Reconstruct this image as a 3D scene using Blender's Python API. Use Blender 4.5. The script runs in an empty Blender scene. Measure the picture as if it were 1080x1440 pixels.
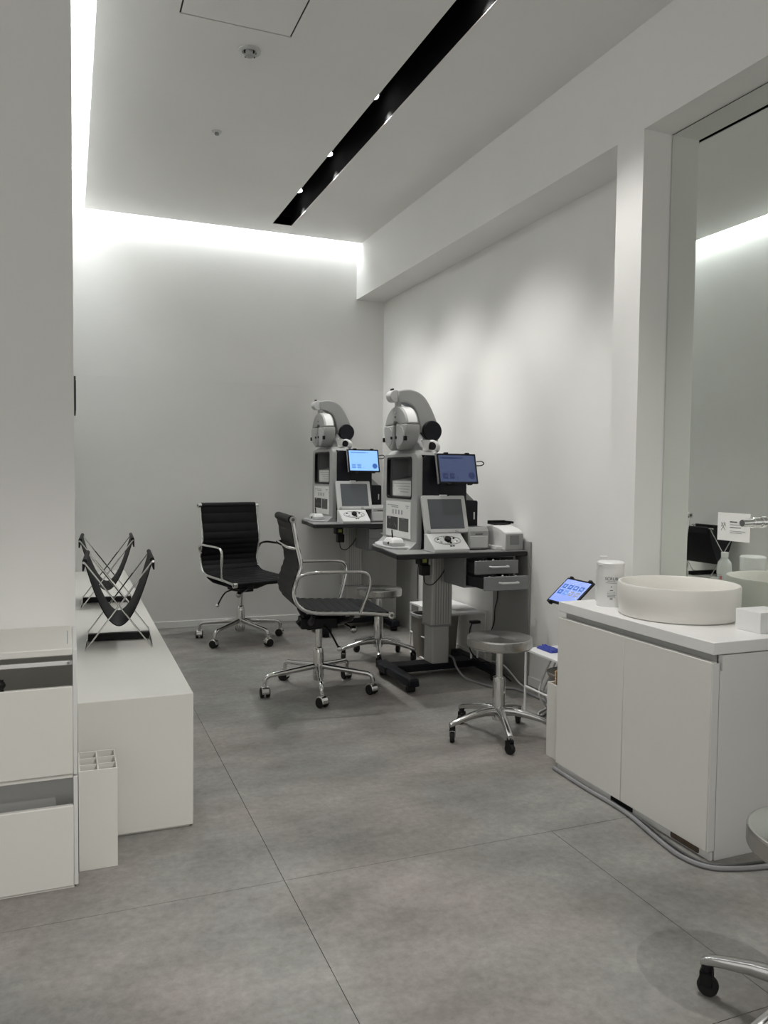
import bpy, bmesh, math, random
from mathutils import Vector, Matrix
PI = math.pi
random.seed(4)
sc = bpy.context.scene
C = sc.collection

# ------------------------------------------------------------------ camera
cam_d = bpy.data.cameras.new('camera'); cam = bpy.data.objects.new('camera', cam_d); C.objects.link(cam)
cam_d.sensor_fit = 'VERTICAL'; cam_d.sensor_height = 36.0; cam_d.lens = 36.0 * 1108.6 / 1440.0
cam_d.clip_start = 0.02
YAW, PITCH, ROLL = 0.380121710, 0.0478539120, 0.0113621523
fw = Vector((math.sin(YAW) * math.cos(PITCH), math.cos(YAW) * math.cos(PITCH), -math.sin(PITCH)))
rt = Vector((math.cos(YAW), -math.sin(YAW), 0)); up = rt.cross(fw)
r2 = rt * math.cos(ROLL) + up * math.sin(ROLL); u2 = -rt * math.sin(ROLL) + up * math.cos(ROLL)
cam.matrix_world = Matrix(((r2.x, u2.x, -fw.x, 0), (r2.y, u2.y, -fw.y, 0), (r2.z, u2.z, -fw.z, 1.13), (0, 0, 0, 1)))
sc.camera = cam

# ------------------------------------------------------------------ light and exposure
world = bpy.data.worlds.new('shop_surroundings'); sc.world = world; world.use_nodes = True
bgn = world.node_tree.nodes['Background']
bgn.inputs['Color'].default_value = (1.0, 0.985, 0.955, 1); bgn.inputs['Strength'].default_value = 0.265
sc.view_settings.view_transform = 'Standard'; sc.view_settings.look = 'None'
sc.view_settings.gamma = 1.0; sc.view_settings.use_curve_mapping = False
sc.view_settings.exposure = 1.72
try:
    sc.cycles.use_denoising = True
    sc.cycles.max_bounces = 12; sc.cycles.diffuse_bounces = 6; sc.cycles.glossy_bounces = 6
    sc.cycles.blur_glossy = 0.15
    sc.cycles.sample_clamp_indirect = 6.0
except Exception:
    pass
COVE_POWER = 4.6       # emission of the LED strips in the two coves
SPOT_WALL, SPOT_FLOOR = 23.0, 25.0   # watts of the lamps in the black ceiling slot

# ------------------------------------------------------------------ materials
MATS = {}
def mat(name, col, rough=0.5, metal=0.0, noise=0.0, nscale=8.0, bump=0.0, bscale=200.0, spec=0.5, emit=None, estr=0.0, aniso=0.0, coat=0.0, alpha=1.0, trans=0.0):
    if name in MATS: return MATS[name]
    m = bpy.data.materials.new(name); m.use_nodes = True; nt = m.node_tree; b = nt.nodes['Principled BSDF']
    b.inputs['Roughness'].default_value = rough; b.inputs['Metallic'].default_value = metal
    b.inputs['Specular IOR Level'].default_value = spec
    b.inputs['Coat Weight'].default_value = coat
    b.inputs['Base Color'].default_value = (*col, 1)
    tc = nt.nodes.new('ShaderNodeTexCoord')
    nz = nt.nodes.new('ShaderNodeTexNoise'); nz.inputs['Scale'].default_value = nscale; nz.inputs['Detail'].default_value = 5
    nt.links.new(tc.outputs['Object'], nz.inputs['Vector'])
    rp = nt.nodes.new('ShaderNodeValToRGB')
    k = max(noise, 0.015)
    rp.color_ramp.elements[0].position = 0.3; rp.color_ramp.elements[1].position = 0.7
    rp.color_ramp.elements[0].color = (*[c * (1 - k) for c in col], 1)
    rp.color_ramp.elements[1].color = (*[min(1, c * (1 + k)) for c in col], 1)
    nt.links.new(nz.outputs['Fac'], rp.inputs['Fac']); nt.links.new(rp.outputs['Color'], b.inputs['Base Color'])
    if bump > 0:
        n2 = nt.nodes.new('ShaderNodeTexNoise'); n2.inputs['Scale'].default_value = bscale; n2.inputs['Detail'].default_value = 3
        nt.links.new(tc.outputs['Object'], n2.inputs['Vector'])
        bp = nt.nodes.new('ShaderNodeBump'); bp.inputs['Strength'].default_value = bump; bp.inputs['Distance'].default_value = 0.002
        nt.links.new(n2.outputs['Fac'], bp.inputs['Height']); nt.links.new(bp.outputs['Normal'], b.inputs['Normal'])
    if emit is not None:
        b.inputs['Emission Color'].default_value = (*emit, 1); b.inputs['Emission Strength'].default_value = estr
    if aniso > 0:
        b.inputs['Anisotropic'].default_value = aniso
        tg = nt.nodes.new('ShaderNodeTangent'); tg.direction_type = 'RADIAL'; tg.axis = 'Z'
        nt.links.new(tg.outputs['Tangent'], b.inputs['Tangent'])
    if alpha < 1: b.inputs['Alpha'].default_value = alpha
    if trans > 0: b.inputs['Transmission Weight'].default_value = trans; b.inputs['IOR'].default_value = 1.3
    MATS[name] = m; return m

def floor_material():
    m = bpy.data.materials.new('concrete_tile'); m.use_nodes = True; nt = m.node_tree; b = nt.nodes['Principled BSDF']
    tc = nt.nodes.new('ShaderNodeNewGeometry')
    def nz(scale, detail, rough, stretch=(1, 1, 1)):
        mp = nt.nodes.new('ShaderNodeMapping'); mp.inputs['Scale'].default_value = stretch
        n = nt.nodes.new('ShaderNodeTexNoise'); n.inputs['Scale'].default_value = scale; n.inputs['Detail'].default_value = detail
        n.inputs['Roughness'].default_value = rough
        nt.links.new(tc.outputs['Position'], mp.inputs['Vector']); nt.links.new(mp.outputs['Vector'], n.inputs['Vector']); return n
    def ramp(src, e0, e1, p0=0.3, p1=0.7):
        r = nt.nodes.new('ShaderNodeValToRGB'); r.color_ramp.elements[0].position = p0; r.color_ramp.elements[1].position = p1
        r.color_ramp.elements[0].color = (*e0, 1); r.color_ramp.elements[1].color = (*e1, 1)
        nt.links.new(src, r.inputs['Fac']); return r
    def mix(a, b_, fac, mode):
        x = nt.nodes.new('ShaderNodeMixRGB'); x.blend_type = mode; x.inputs['Fac'].default_value = fac
        nt.links.new(a, x.inputs['Color1']); nt.links.new(b_, x.inputs['Color2']); return x
    base = ramp(nz(2.6, 8, 0.62, (0.8, 1.3, 1)).outputs['Fac'], (0.170, 0.168, 0.158), (0.330, 0.323, 0.307))
    warm = ramp(nz(1.7, 3, 0.5).outputs['Fac'], (0.985, 1.0, 0.985), (1.05, 0.985, 0.965), 0.40, 0.62)
    fine = ramp(nz(42, 6, 0.7).outputs['Fac'], (0.80, 0.80, 0.80), (1.14, 1.14, 1.14))
    c1 = mix(base.outputs['Color'], warm.outputs['Color'], 1.0, 'MULTIPLY')
    c2 = mix(c1.outputs['Color'], fine.outputs['Color'], 1.0, 'MULTIPLY')
    nt.links.new(c2.outputs['Color'], b.inputs['Base Color'])
    rr = ramp(nz(9, 4, 0.5).outputs['Fac'], (0.42, 0.42, 0.42), (0.58, 0.58, 0.58)); nt.links.new(rr.outputs['Color'], b.inputs['Roughness'])
    b.inputs['Specular IOR Level'].default_value = 0.265
    bp = nt.nodes.new('ShaderNodeBump'); bp.inputs['Strength'].default_value = 0.12; bp.inputs['Distance'].default_value = 0.002
    nt.links.new(nz(60, 5, 0.7).outputs['Fac'], bp.inputs['Height']); nt.links.new(bp.outputs['Normal'], b.inputs['Normal'])
    return m

M_WALL = mat('white_wall_paint', (0.80, 0.795, 0.772), 0.75, noise=0.012, nscale=3, bump=0.05, bscale=150, spec=0.2)
M_CEIL = mat('white_ceiling_paint', (0.80, 0.795, 0.772), 0.85, noise=0.012, nscale=2, spec=0.15)
M_BLACKSLOT = mat('matte_black_slot', (0.004, 0.004, 0.004), 0.9, spec=0.1)
M_FLOOR = floor_material()
M_JOINT = mat('floor_joint', (0.13, 0.128, 0.12), 0.9)
M_LAM = mat('white_laminate', (0.72, 0.71, 0.665), 0.42, noise=0.015, nscale=4, bump=0.03, bscale=90, spec=0.4)
M_LAMEDGE = mat('white_laminate_side', (0.70, 0.695, 0.68), 0.42, noise=0.015, nscale=4, spec=0.4)
M_COUNTER = mat('white_stone_counter', (0.80, 0.795, 0.78), 0.3, noise=0.02, nscale=12, spec=0.45)
M_CERAMIC = mat('white_matte_ceramic', (0.74, 0.72, 0.68), 0.3, spec=0.5)
M_CHROME = mat('polished_chrome', (0.78, 0.78, 0.77), 0.06, 1.0)
M_STEEL = mat('brushed_stainless', (0.47, 0.465, 0.445), 0.24, 1.0, noise=0.015, nscale=6, aniso=0.75)
M_ALU = mat('cast_aluminium', (0.55, 0.55, 0.54), 0.2, 1.0, noise=0.03, nscale=20)
M_LEATHER = mat('black_leather', (0.0045, 0.005, 0.0055), 0.5, bump=0.25, bscale=350, spec=0.22)
M_SLING = mat('charcoal_leather', (0.010, 0.011, 0.012), 0.6, bump=0.3, bscale=300, spec=0.25)
M_BLACK = mat('black_plastic', (0.005, 0.005, 0.006), 0.45, spec=0.3)
M_NAVYBLACK = mat('blue_black_shell', (0.005, 0.006, 0.010), 0.45, spec=0.28)
M_EDGE = mat('dark_table_edge', (0.022, 0.022, 0.023), 0.5, spec=0.3)
M_RUBBER = mat('black_rubber', (0.012, 0.012, 0.012), 0.7, spec=0.3)
M_LGREY = mat('light_grey_plastic', (0.36, 0.365, 0.36), 0.4, noise=0.015, spec=0.45)
M_MGREY = mat('mid_grey_plastic', (0.22, 0.225, 0.225), 0.45, spec=0.4)
M_PALE = mat('pale_grey_plastic', (0.55, 0.555, 0.55), 0.38, spec=0.45)
M_WHITEP = mat('white_plastic', (0.78, 0.78, 0.77), 0.35, spec=0.5)
M_DESK = mat('pale_desk_laminate', (0.30, 0.30, 0.295), 0.35, spec=0.45)
M_DGREY = mat('dark_grey_board', (0.10, 0.102, 0.1), 0.5)
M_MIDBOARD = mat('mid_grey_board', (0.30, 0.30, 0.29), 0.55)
M_PANEL = mat('grey_board', (0.20, 0.20, 0.195), 0.55)
M_COLUMN = mat('anodised_column', (0.42, 0.42, 0.40), 0.38, 0.35)
M_BIN = mat('taupe_plastic', (0.24, 0.225, 0.195), 0.5)
M_PAPER = mat('white_paper', (0.74, 0.74, 0.72), 0.7)
M_INK = mat('dark_ink', (0.05, 0.05, 0.05), 0.7)
M_GREYINK = mat('grey_ink', (0.30, 0.32, 0.32), 0.7)
M_DARKGLASS = mat('dark_window_glass', (0.012, 0.012, 0.014), 0.12, spec=0.6)
M_LCD = mat('grey_lcd_screen', (0.085, 0.095, 0.105), 0.22, spec=0.5)
M_BLUEBRIGHT = mat('lit_blue_screen', (0.05, 0.06, 0.08), 0.2, emit=(0.22, 0.44, 0.83), estr=0.40)
M_BLUEDIM = mat('dim_blue_screen', (0.04, 0.045, 0.06), 0.2, emit=(0.030, 0.050, 0.125), estr=0.27)
M_BLUEMID = mat('violet_blue_screen', (0.04, 0.045, 0.06), 0.2, emit=(0.22, 0.31, 0.75), estr=0.40)
M_ICON = mat('blue_icon', (0.02, 0.05, 0.12), 0.3, emit=(0.02, 0.09, 0.33), estr=0.35)
M_ICONPALE = mat('muted_blue_icon', (0.05, 0.08, 0.12), 0.3, emit=(0.10, 0.25, 0.60), estr=0.35)
M_ICONDIM = mat('dim_blue_icon', (0.02, 0.03, 0.06), 0.3, emit=(0.006, 0.012, 0.05), estr=0.35)
M_ICONGREY = mat('grey_icon', (0.1, 0.1, 0.1), 0.3, emit=(0.22, 0.23, 0.28), estr=0.35)
M_BLUECLOTH = mat('blue_cloth', (0.02, 0.04, 0.28), 0.6, noise=0.3, nscale=60)
M_TAN = mat('tan_paper', (0.62, 0.42, 0.24), 0.7)
M_BROWN = mat('brown_wood', (0.09, 0.065, 0.045), 0.6, noise=0.25, nscale=40)
M_CABLE = mat('grey_cable', (0.25, 0.25, 0.26), 0.5)
M_WCABLE = mat('white_cable', (0.6, 0.6, 0.6), 0.45)
M_GREEN = mat('lime_label', (0.35, 0.40, 0.08), 0.6)
M_LED = mat('led_strip', (1, 1, 1), 0.5, emit=(0.93, 0.975, 1.0), estr=COVE_POWER)
M_LENS = mat('lamp_lens', (1, 1, 1), 0.4, emit=(1.0, 0.98, 0.95), estr=6.0)
M_BOTTLE = mat('translucent_bottle', (0.72, 0.74, 0.72), 0.35, spec=0.5)
M_PINK = mat('pink_label_ink', (0.5, 0.2, 0.2), 0.6)

def mirror_material():
    m = bpy.data.materials.new('mirror_glass'); m.use_nodes = True; nt = m.node_tree
    b = nt.nodes['Principled BSDF']; b.inputs['Metallic'].default_value = 1; b.inputs['Roughness'].default_value = 0.0
    b.inputs['Base Color'].default_value = (0.80, 0.835, 0.80, 1); return m
M_MIRROR = mirror_material()

# ------------------------------------------------------------------ mesh helpers
class B:
    def __init__(s): s.bm = bmesh.new()
    def poly(s, vs, fs):
        v = [s.bm.verts.new(Vector(p)) for p in vs]
        for f in fs:
            try: s.bm.faces.new([v[i] for i in f])
            except ValueError: pass
        return s
    def box(s, x0, x1, y0, y1, z0, z1, M=None):
        P = [(x0, y0, z0), (x1, y0, z0), (x1, y1, z0), (x0, y1, z0), (x0, y0, z1), (x1, y0, z1), (x1, y1, z1), (x0, y1, z1)]
        if M is not None: P = [M @ Vector(p) for p in P]
        return s.poly(P, [(3, 2, 1, 0), (4, 5, 6, 7), (0, 1, 5, 4), (1, 2, 6, 5), (2, 3, 7, 6), (3, 0, 4, 7)])
    def loft(s, rings, cap=True, closed=False):
        n = len(rings[0]); vs = [p for r in rings for p in r]; fs = []
        k = len(rings); last = k if closed else k - 1
        for i in range(last):
            a, b = i * n, ((i + 1) % k) * n
            for j in range(n): fs.append((a + j, a + (j + 1) % n, b + (j + 1) % n, b + j))
        if cap and not closed:
            fs.append(tuple(range(n - 1, -1, -1))); fs.append(tuple(range((k - 1) * n, k * n)))
        return s.poly(vs, fs)
    def cyl(s, p0, p1, r0, r1=None, n=20):
        r1 = r0 if r1 is None else r1
        p0, p1 = Vector(p0), Vector(p1); d = (p1 - p0).normalized(); a = d.orthogonal().normalized(); b = d.cross(a)
        ring = lambda c, r: [c + (a * math.cos(t) + b * math.sin(t)) * r for t in [2 * PI * i / n for i in range(n)]]
        return s.loft([ring(p0, r0), ring(p1, r1)])
    def lathe(s, prof, c=(0, 0, 0), n=32, M=None):
        rings = []
        for r, z in prof:
            ring = [Vector((c[0] + r * math.cos(2 * PI * i / n), c[1] + r * math.sin(2 * PI * i / n), c[2] + z)) for i in range(n)]
            rings.append([M @ p for p in ring] if M is not None else ring)
        return s.loft(rings)
    def tube(s, pts, r, n=10, closed=False, flat=1.0, smooth=0):
        pts = [Vector(p) for p in pts]
        if smooth:
            if isinstance(r, (list, tuple)):
                r = [r[i] + (r[i + 1] - r[i]) * j / smooth for i in range(len(r) - 1) for j in range(smooth)] + [r[-1]]
            pts = spline(pts, smooth)
        d0 = (pts[1] - pts[0]).normalized(); a = d0.orthogonal().normalized(); rings = []
        for i, p in enumerate(pts):
            d = (pts[min(i + 1, len(pts) - 1)] - pts[max(i - 1, 0)])
            d = d.normalized() if d.length > 1e-9 else d0
            a = (a - d * a.dot(d)); a = a.normalized() if a.length > 1e-6 else d.orthogonal().normalized()
            b = d.cross(a); rr = r[i] if isinstance(r, (list, tuple)) else r
            rings.append([p + (a * math.cos(t) + b * math.sin(t) * flat) * rr for t in [2 * PI * k / n for k in range(n)]])
        return s.loft(rings, closed=closed)
    def prism(s, poly, axis, a0, a1):
        def P(u, v, w):
            return {'z': (u, v, w), 'y': (u, w, v), 'x': (w, u, v)}[axis]
        n = len(poly)
        return s.loft([[Vector(P(u, v, a0)) for u, v in poly], [Vector(P(u, v, a1)) for u, v in poly]])
    def sphere(s, c, r, n=16, sq=(1, 1, 1)):
        prof = [(max(1e-4, r * math.sin(PI * i / (n // 2))), -r * math.cos(PI * i / (n // 2))) for i in range(n // 2 + 1)]
        rings = [[Vector((c[0] + a * math.cos(2 * PI * k / n) * sq[0], c[1] + a * math.sin(2 * PI * k / n) * sq[1], c[2] + z * sq[2])) for k in range(n)] for a, z in prof]
        return s.loft(rings)
    def ringplate(s, outer, inner, axis, a0, a1):
        def P(u, v, w):
            return Vector({'z': (u, v, w), 'y': (u, w, v), 'x': (w, u, v)}[axis])
        n = len(outer)
        return s.loft([[P(u, v, a0) for u, v in outer], [P(u, v, a1) for u, v in outer], [P(u, v, a1) for u, v in inner], [P(u, v, a0) for u, v in inner]], closed=True)
    def xf(s, M): bmesh.ops.transform(s.bm, matrix=M, verts=s.bm.verts); return s
    def obj(s, name, m, parent=None, bevel=0.0, smooth=True, seg=2, loc=None):
        bmesh.ops.recalc_face_normals(s.bm, faces=s.bm.faces)
        me = bpy.data.meshes.new(name); s.bm.to_mesh(me); s.bm.free()
        o = bpy.data.objects.new(name, me); C.objects.link(o); me.materials.append(m)
        if smooth:
            for p in me.polygons: p.use_smooth = True
            try: me.set_sharp_from_angle(angle=math.radians(38))
            except Exception: pass
        if bevel > 0:
            bv = o.modifiers.new('bevel', 'BEVEL'); bv.width = bevel; bv.segments = seg; bv.limit_method = 'ANGLE'; bv.angle_limit = math.radians(40)
            bv.harden_normals = False
        if parent is not None: o.parent = parent
        if loc is not None: o.location = loc
        return o

def spline(pts, k):
    out = []
    n = len(pts)
    for i in range(n - 1):
        p0, p1, p2, p3 = pts[max(i - 1, 0)], pts[i], pts[i + 1], pts[min(i + 2, n - 1)]
        for j in range(k):
            t = j / k
            out.append(0.5 * ((2 * p1) + (p2 - p0) * t + (2 * p0 - 5 * p1 + 4 * p2 - p3) * t * t + (3 * p1 - p0 - 3 * p2 + p3) * t ** 3))
    out.append(pts[-1]); return out

def rrect(u0, u1, v0, v1, r, k=5):
    pts = []
    for cu, cv, a in ((u1 - r, v0 + r, -90), (u1 - r, v1 - r, 0), (u0 + r, v1 - r, 90), (u0 + r, v0 + r, 180)):
        for i in range(k + 1):
            t = math.radians(a + 90 * i / k); pts.append((cu + r * math.cos(t), cv + r * math.sin(t)))
    return pts

def thing(name, label, cat, loc=(0, 0, 0), rz=0.0, group=None):
    o = bpy.data.objects.new(name, None); C.objects.link(o); o.location = loc; o.rotation_euler = (0, 0, rz)
    o.empty_display_size = 0.1
    o['label'] = label; o['category'] = cat
    if group: o['group'] = group
    return o
def tag(o, label, cat, group=None):
    o['label'] = label; o['category'] = cat
    if group: o['group'] = group
    return o
def struct(o): o['kind'] = 'structure'; return o
def dup(root, loc, rz, label, group=None):
    def cp(o, par):
        c = o.copy(); C.objects.link(c); c.parent = par
        for ch in [x for x in bpy.data.objects if x.parent == o]: cp(ch, c)
        return c
    r = cp(root, None); r.location = loc; r.rotation_euler = (0, 0, rz); r['label'] = label
    if group: r['group'] = group
    return r
def lettering(name, text, size, m, parent, M, extrude=0.0002):
    cu = bpy.data.curves.new(name, 'FONT'); cu.body = text; cu.size = size; cu.extrude = extrude; cu.align_x = 'CENTER'; cu.align_y = 'CENTER'
    t = bpy.data.objects.new(name + '_tmp', cu); C.objects.link(t)
    bpy.context.view_layer.update()
    me = bpy.data.meshes.new_from_object(t); bpy.data.objects.remove(t)
    me.transform(M); o = bpy.data.objects.new(name, me); C.objects.link(o); me.materials.clear(); me.materials.append(m); o.parent = parent
    return o

# ================================================================== ROOM SHELL
XL, XR, XREC, XM, YB, ZC, ZB = 0.015, 2.08, 2.31, 2.216, 5.83, 2.885, 2.479
# floor: slab and single tiles
fl = struct(B().box(-3.2, 3.0, -3.2, 6.1, -0.08, -0.004).obj('floor', M_JOINT))
G = 0.0009
XE = [-2.941, -2.069, -1.197, -0.325, 0.547, 1.419, 2.6]; YE = [-3.149, -2.277, -1.405, -0.533, 0.339, 1.211, 2.083]
def tile(xa, xb, ya, yb): B().box(G, xb - xa - G, G, yb - ya - G, -0.004, 0).obj('floor_tile', M_FLOOR, fl, smooth=False, loc=(xa, ya, 0))
for i in range(6):
    for j in range(6): tile(XE[i], XE[i + 1], YE[j], YE[j + 1])
for xa, xb in ((-1.197, 0.547), (0.547, 2.6)): tile(xa, xb, 2.083, 6.0)
# ceiling with slot opening and hatch opening
SX0, SX1, SY1 = 1.343, 1.482, 5.54
HX0, HX1, HY0, HY1 = 0.404, 0.845, 2.74, 3.183
cb = B()
CE = 0.108
cb.box(CE, HX0, -3, 5.735, ZC, ZC + 0.06).box(HX1, SX0, -3, 5.735, ZC, ZC + 0.06)
cb.box(HX0, HX1, -3, HY0, ZC, ZC + 0.06).box(HX0, HX1, HY1, 5.735, ZC, ZC + 0.06)
cb.box(SX0, SX1, SY1, 5.735, ZC, ZC + 0.06).box(SX1, XR + 0.02, -3, 5.735, ZC, ZC + 0.06)
cb.box(-3.0, CE, -3, 2.2, ZC, ZC + 0.06)
struct(cb.obj('ceiling', M_CEIL, smooth=False))
ct = B().box(-3.2, 2.7, -3, 6.1, ZC + 0.32, ZC + 0.4)
struct(ct.obj('ceiling_cove_top', M_CEIL, smooth=False))
sb = B().box(SX0 - 0.02, SX0, -3, SY1 + 0.02, ZC + 0.012, ZC + 0.2).box(SX1, SX1 + 0.02, -3, SY1 + 0.02, ZC + 0.012, ZC + 0.2)
sb.box(SX0 - 0.02, SX1 + 0.02, SY1, SY1 + 0.02, ZC + 0.003, ZC + 0.2).box(SX0 - 0.02, SX1 + 0.02, -3, SY1 + 0.02, ZC + 0.2, ZC + 0.22)
# black lining reaches the ceiling face on the inside of the opening
sb.box(SX0, SX0 + 0.002, -3, SY1, ZC + 0.004, ZC + 0.2).box(SX1 - 0.002, SX1, -3, SY1, ZC + 0.004, ZC + 0.2)
struct(sb.obj('trim_1', M_BLACKSLOT, smooth=False))
hb = B().box(HX0, HX1, HY0, HY1, ZC + 0.004, ZC + 0.05)
ht = struct(hb.obj('trim_2', M_BLACK, smooth=False))
o = B().box(HX0 + 0.007, HX1 - 0.007, HY0 + 0.007, HY1 - 0.007, ZC, ZC + 0.004).obj('hatch_panel', M_CEIL, ht, smooth=False)
# back wall in two courses with a hairline joint
wb = struct(B().box(-0.6, 2.7, YB + 0.002, YB + 0.2, -0.02, ZC + 0.4).obj('wall_back', M_WALL, smooth=False))
B().box(-0.5, 2.6, YB, YB + 0.01, 0.0, 1.7858).obj('wall_panel', M_WALL, wb, smooth=False)
B().box(-0.5, 2.6, YB - 0.0008, YB + 0.01, 1.786, ZC + 0.35).obj('wall_panel', M_WALL, wb, smooth=False)
# left wall: its end faces the camera
wl = struct(B().box(-2.6, XL, 2.58, YB + 0.1, -0.02, ZC + 0.4).obj('wall_left', M_WALL, smooth=False))
# right side: recessed wall, beam, column, mirror niche
struct(B().box(XREC, 2.7, 2.6, YB + 0.1, -0.02, ZC + 0.4).obj('wall_right', M_WALL, smooth=False))
struct(B().box(XR, 2.7, -3, YB + 0.05, ZB, ZC + 0.4).obj('trim_3', M_WALL, smooth=False))
struct(B().box(XR, 2.7, 2.532, 2.692, -0.02, ZB).obj('trim_4', M_WALL, smooth=False))
struct(B().box(XM + 0.012, 2.7, -3, 2.532, -0.02, ZB).obj('wall_niche', M_WALL, smooth=False))
struct(B().box(0.37, XREC, YB - 0.008, YB, 0, 0.048).obj('baseboard_back', M_WALL, bevel=0.002))
struct(B().box(XREC - 0.008, XREC, 2.7, YB - 0.008, 0, 0.048).obj('baseboard_right', M_WALL, bevel=0.002))

struct(B().box(0.3, 3.0, -3.2, -3.0, -0.02, ZC + 0.4).obj('rear_light_block', M_WALL, smooth=False))  # unseen half wall added behind the camera to keep world light off the niche
# mirror
mr = thing('wall_mirror', 'tall frameless mirror filling the wall niche above the sink counter', 'mirror', (XM, 1.5, 0.66))
B().box(0.0, 0.006, -1.2, 1.029, -0.01, 1.814).obj('mirror_glass', M_MIRROR, mr, smooth=False)
B().box(0.004, 0.011, -1.2, 1.0325, -0.01, 1.8188).obj('edge_strip', M_BLACK, mr, smooth=False)

# cove LED strips
lt = B().box(0.03, 0.10, 2.62, YB - 0.02, ZC + 0.068, ZC + 0.08).obj('cove_light', M_LED, smooth=False)
tag(lt, 'white LED cove strip glowing above the left wall along the ceiling edge', 'light')
lt = B().box(0.13, XR - 0.01, 5.742, 5.80, ZC + 0.068, ZC + 0.08).obj('cove_light', M_LED, smooth=False)
tag(lt, 'white LED cove strip glowing above the back wall', 'light')

# smoke sensor, sprinkler
sd = thing('smoke_detector', 'round white smoke detector on the ceiling near the access hatch', 'detector', (0.71, 3.344, ZC))
B().lathe([(0.047, 0), (0.047, -0.006), (0.03, -0.009), (0.03, -0.003), (0.001, -0.003)], n=28).obj('rim', M_PALE, sd)
B().lathe([(0.024, -0.003), (0.024, -0.018), (0.018, -0.024), (0.001, -0.025)], n=20).obj('sensor_head', M_LGREY, sd)
for k in range(4):
    a = PI / 2 * k + .5
    B().box(-0.002, 0.002, 0.021, 0.029, -0.02, -0.003, Matrix.Rotation(a, 4, 'Z')).obj('vent_slot', M_BLACK, sd, smooth=False)
sp = thing('sprinkler', 'tiny round sprinkler on the ceiling between detector and back wall', 'sprinkler', (0.72, 4.185, ZC))
B().lathe([(0.026, 0), (0.024, -0.004), (0.012, -0.006), (0.001, -0.006)], n=20).obj('plate', M_PALE, sp)
B().lathe([(0.01, -0.006), (0.012, -0.016), (0.001, -0.018)], n=14).obj('nozzle', M_MGREY, sp)

# slot lamps
def slot_lamp(y, side, target, watt, angle, label, blend=0.9):
    x = (1.44 if y < 2.5 else 1.379) if side < 0 else 1.372
    p = Vector((x, y, ZC + (0.09 if side < 0 else 0.13))); d = (Vector(target) - p).normalized()
    t = thing('track_spotlight', label, 'spotlight', (p.x, p.y, p.z), 0, 'spotlights in the black ceiling slot')
    a = Vector((0, 0, 0))
    B().cyl(a - d * 0.03, a + d * 0.03, 0.034, n=20).obj('lamp_housing', M_BLACK, t)
    B().cyl(a + d * 0.0305, a + d * 0.032, 0.029, n=20).obj('lens', M_LENS, t)
    B().cyl((0, 0, 0.0), (0, 0, 0.108 if side < 0 else 0.068), 0.008, n=10).obj('stem', M_BLACK, t)
    ld = bpy.data.lights.new('spot_beam', 'SPOT'); ld.energy = watt; ld.spot_size = math.radians(angle); ld.spot_blend = blend
    ld.shadow_soft_size = 0.022; ld.color = (1.0, 0.985, 0.96)
    lo = bpy.data.objects.new('spot_beam', ld); C.objects.link(lo); lo.parent = t
    lo.location = d * 0.058; lo.rotation_euler = d.to_track_quat('-Z', 'Y').to_euler()
W_ = SPOT_WALL; F_ = SPOT_FLOOR
slot_lamp(5.24, 1, (2.31, 5.25, 1.2), W_ * 0.75, 58, 'black slot spotlight nearest the back wall, aimed at the right wall')
slot_lamp(4.55, 1, (2.31, 4.5, 1.1), W_ * 0.95, 60, 'black slot spotlight above the far instrument table, aimed at the right wall')
slot_lamp(3.72, 1, (2.31, 3.6, 1.1), W_ * 0.95, 60, 'black slot spotlight above the near instrument table, aimed at the right wall')
slot_lamp(2.72, 1, (2.25, 2.5, 1.0), W_ * 0.7, 62, 'black slot spotlight beside the wall column, aimed at the column')
slot_lamp(5.0, -1, (1.0, 4.6, 0), F_ * .7, 80, 'black slot spotlight near the back wall, aimed at the floor')
slot_lamp(4.37, -1, (0.9, 4.0, 0), F_ * .6, 80, 'black slot spotlight mid slot, aimed at the floor')
slot_lamp(3.63, -1, (0.1, 2.75, 0.5), F_ * .55, 60, 'black slot spotlight above the chrome armchairs, aimed at the bench')
slot_lamp(2.0, -1, (1.75, 1.9, 0.6), F_ * .85, 70, 'black slot spotlight above the sink counter')
slot_lamp(1.3, -1, (0.45, 1.32, 0), F_ * 0.8, 36, 'added unseen slot spotlight overhead in front of the sink cabinet', 0.3)  # lamp added out of view; its floor pool imitates light bounced by the mirror
slot_lamp(0.3, -1, (-0.05, 2.05, 0.0), F_ * 1.35, 40, 'added unseen fill spotlight behind the photographer, aimed at the bins', 1.0)  # lamp added out of view to brighten the bins and bench front
slot_lamp(-0.5, -1, (0.5, 1.5, 0), F_ * 1.2, 60, 'added unseen fill spotlight farthest behind the photographer')  # another added lamp, out of view, lifting the foreground floor

# ================================================================== LEFT SIDE
bench = B().box(0.018, 0.361, 2.514, YB - 0.002, 0.006, 0.431).box(0.03, 0.35, 2.52, YB - 0.003, 0.0, 0.006).obj('bench', M_LAM, bevel=0.0025)
tag(bench, 'long low white box bench along the left wall', 'bench')
u = thing('storage_bin_unit', 'white stacked open-front storage bins at the left wall end', 'storage', (0, 2.25, 0))
B().box(-0.9, 0.005, 0, 0.33, 0.636, 0.656).obj('top_board', M_LAM, u, bevel=0.003)
B().box(0.005, 0.016, 0.0, 0.33, 0.31, 0.652).obj('side_panel', M_LAMEDGE, u, bevel=0.002)
B().box(0.005, 0.016, 0.0, 0.33, 0.005, 0.306).obj('side_panel', M_LAMEDGE, u, bevel=0.002)
B().box(-0.9, 0.005, 0.0, 0.014, 0.312, 0.552).obj('front_panel', M_LAM, u, bevel=0.003)
B().box(-0.9, 0.005, -0.004, 0.012, 0.005, 0.228).obj('front_panel', M_LAM, u, bevel=0.003)
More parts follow.
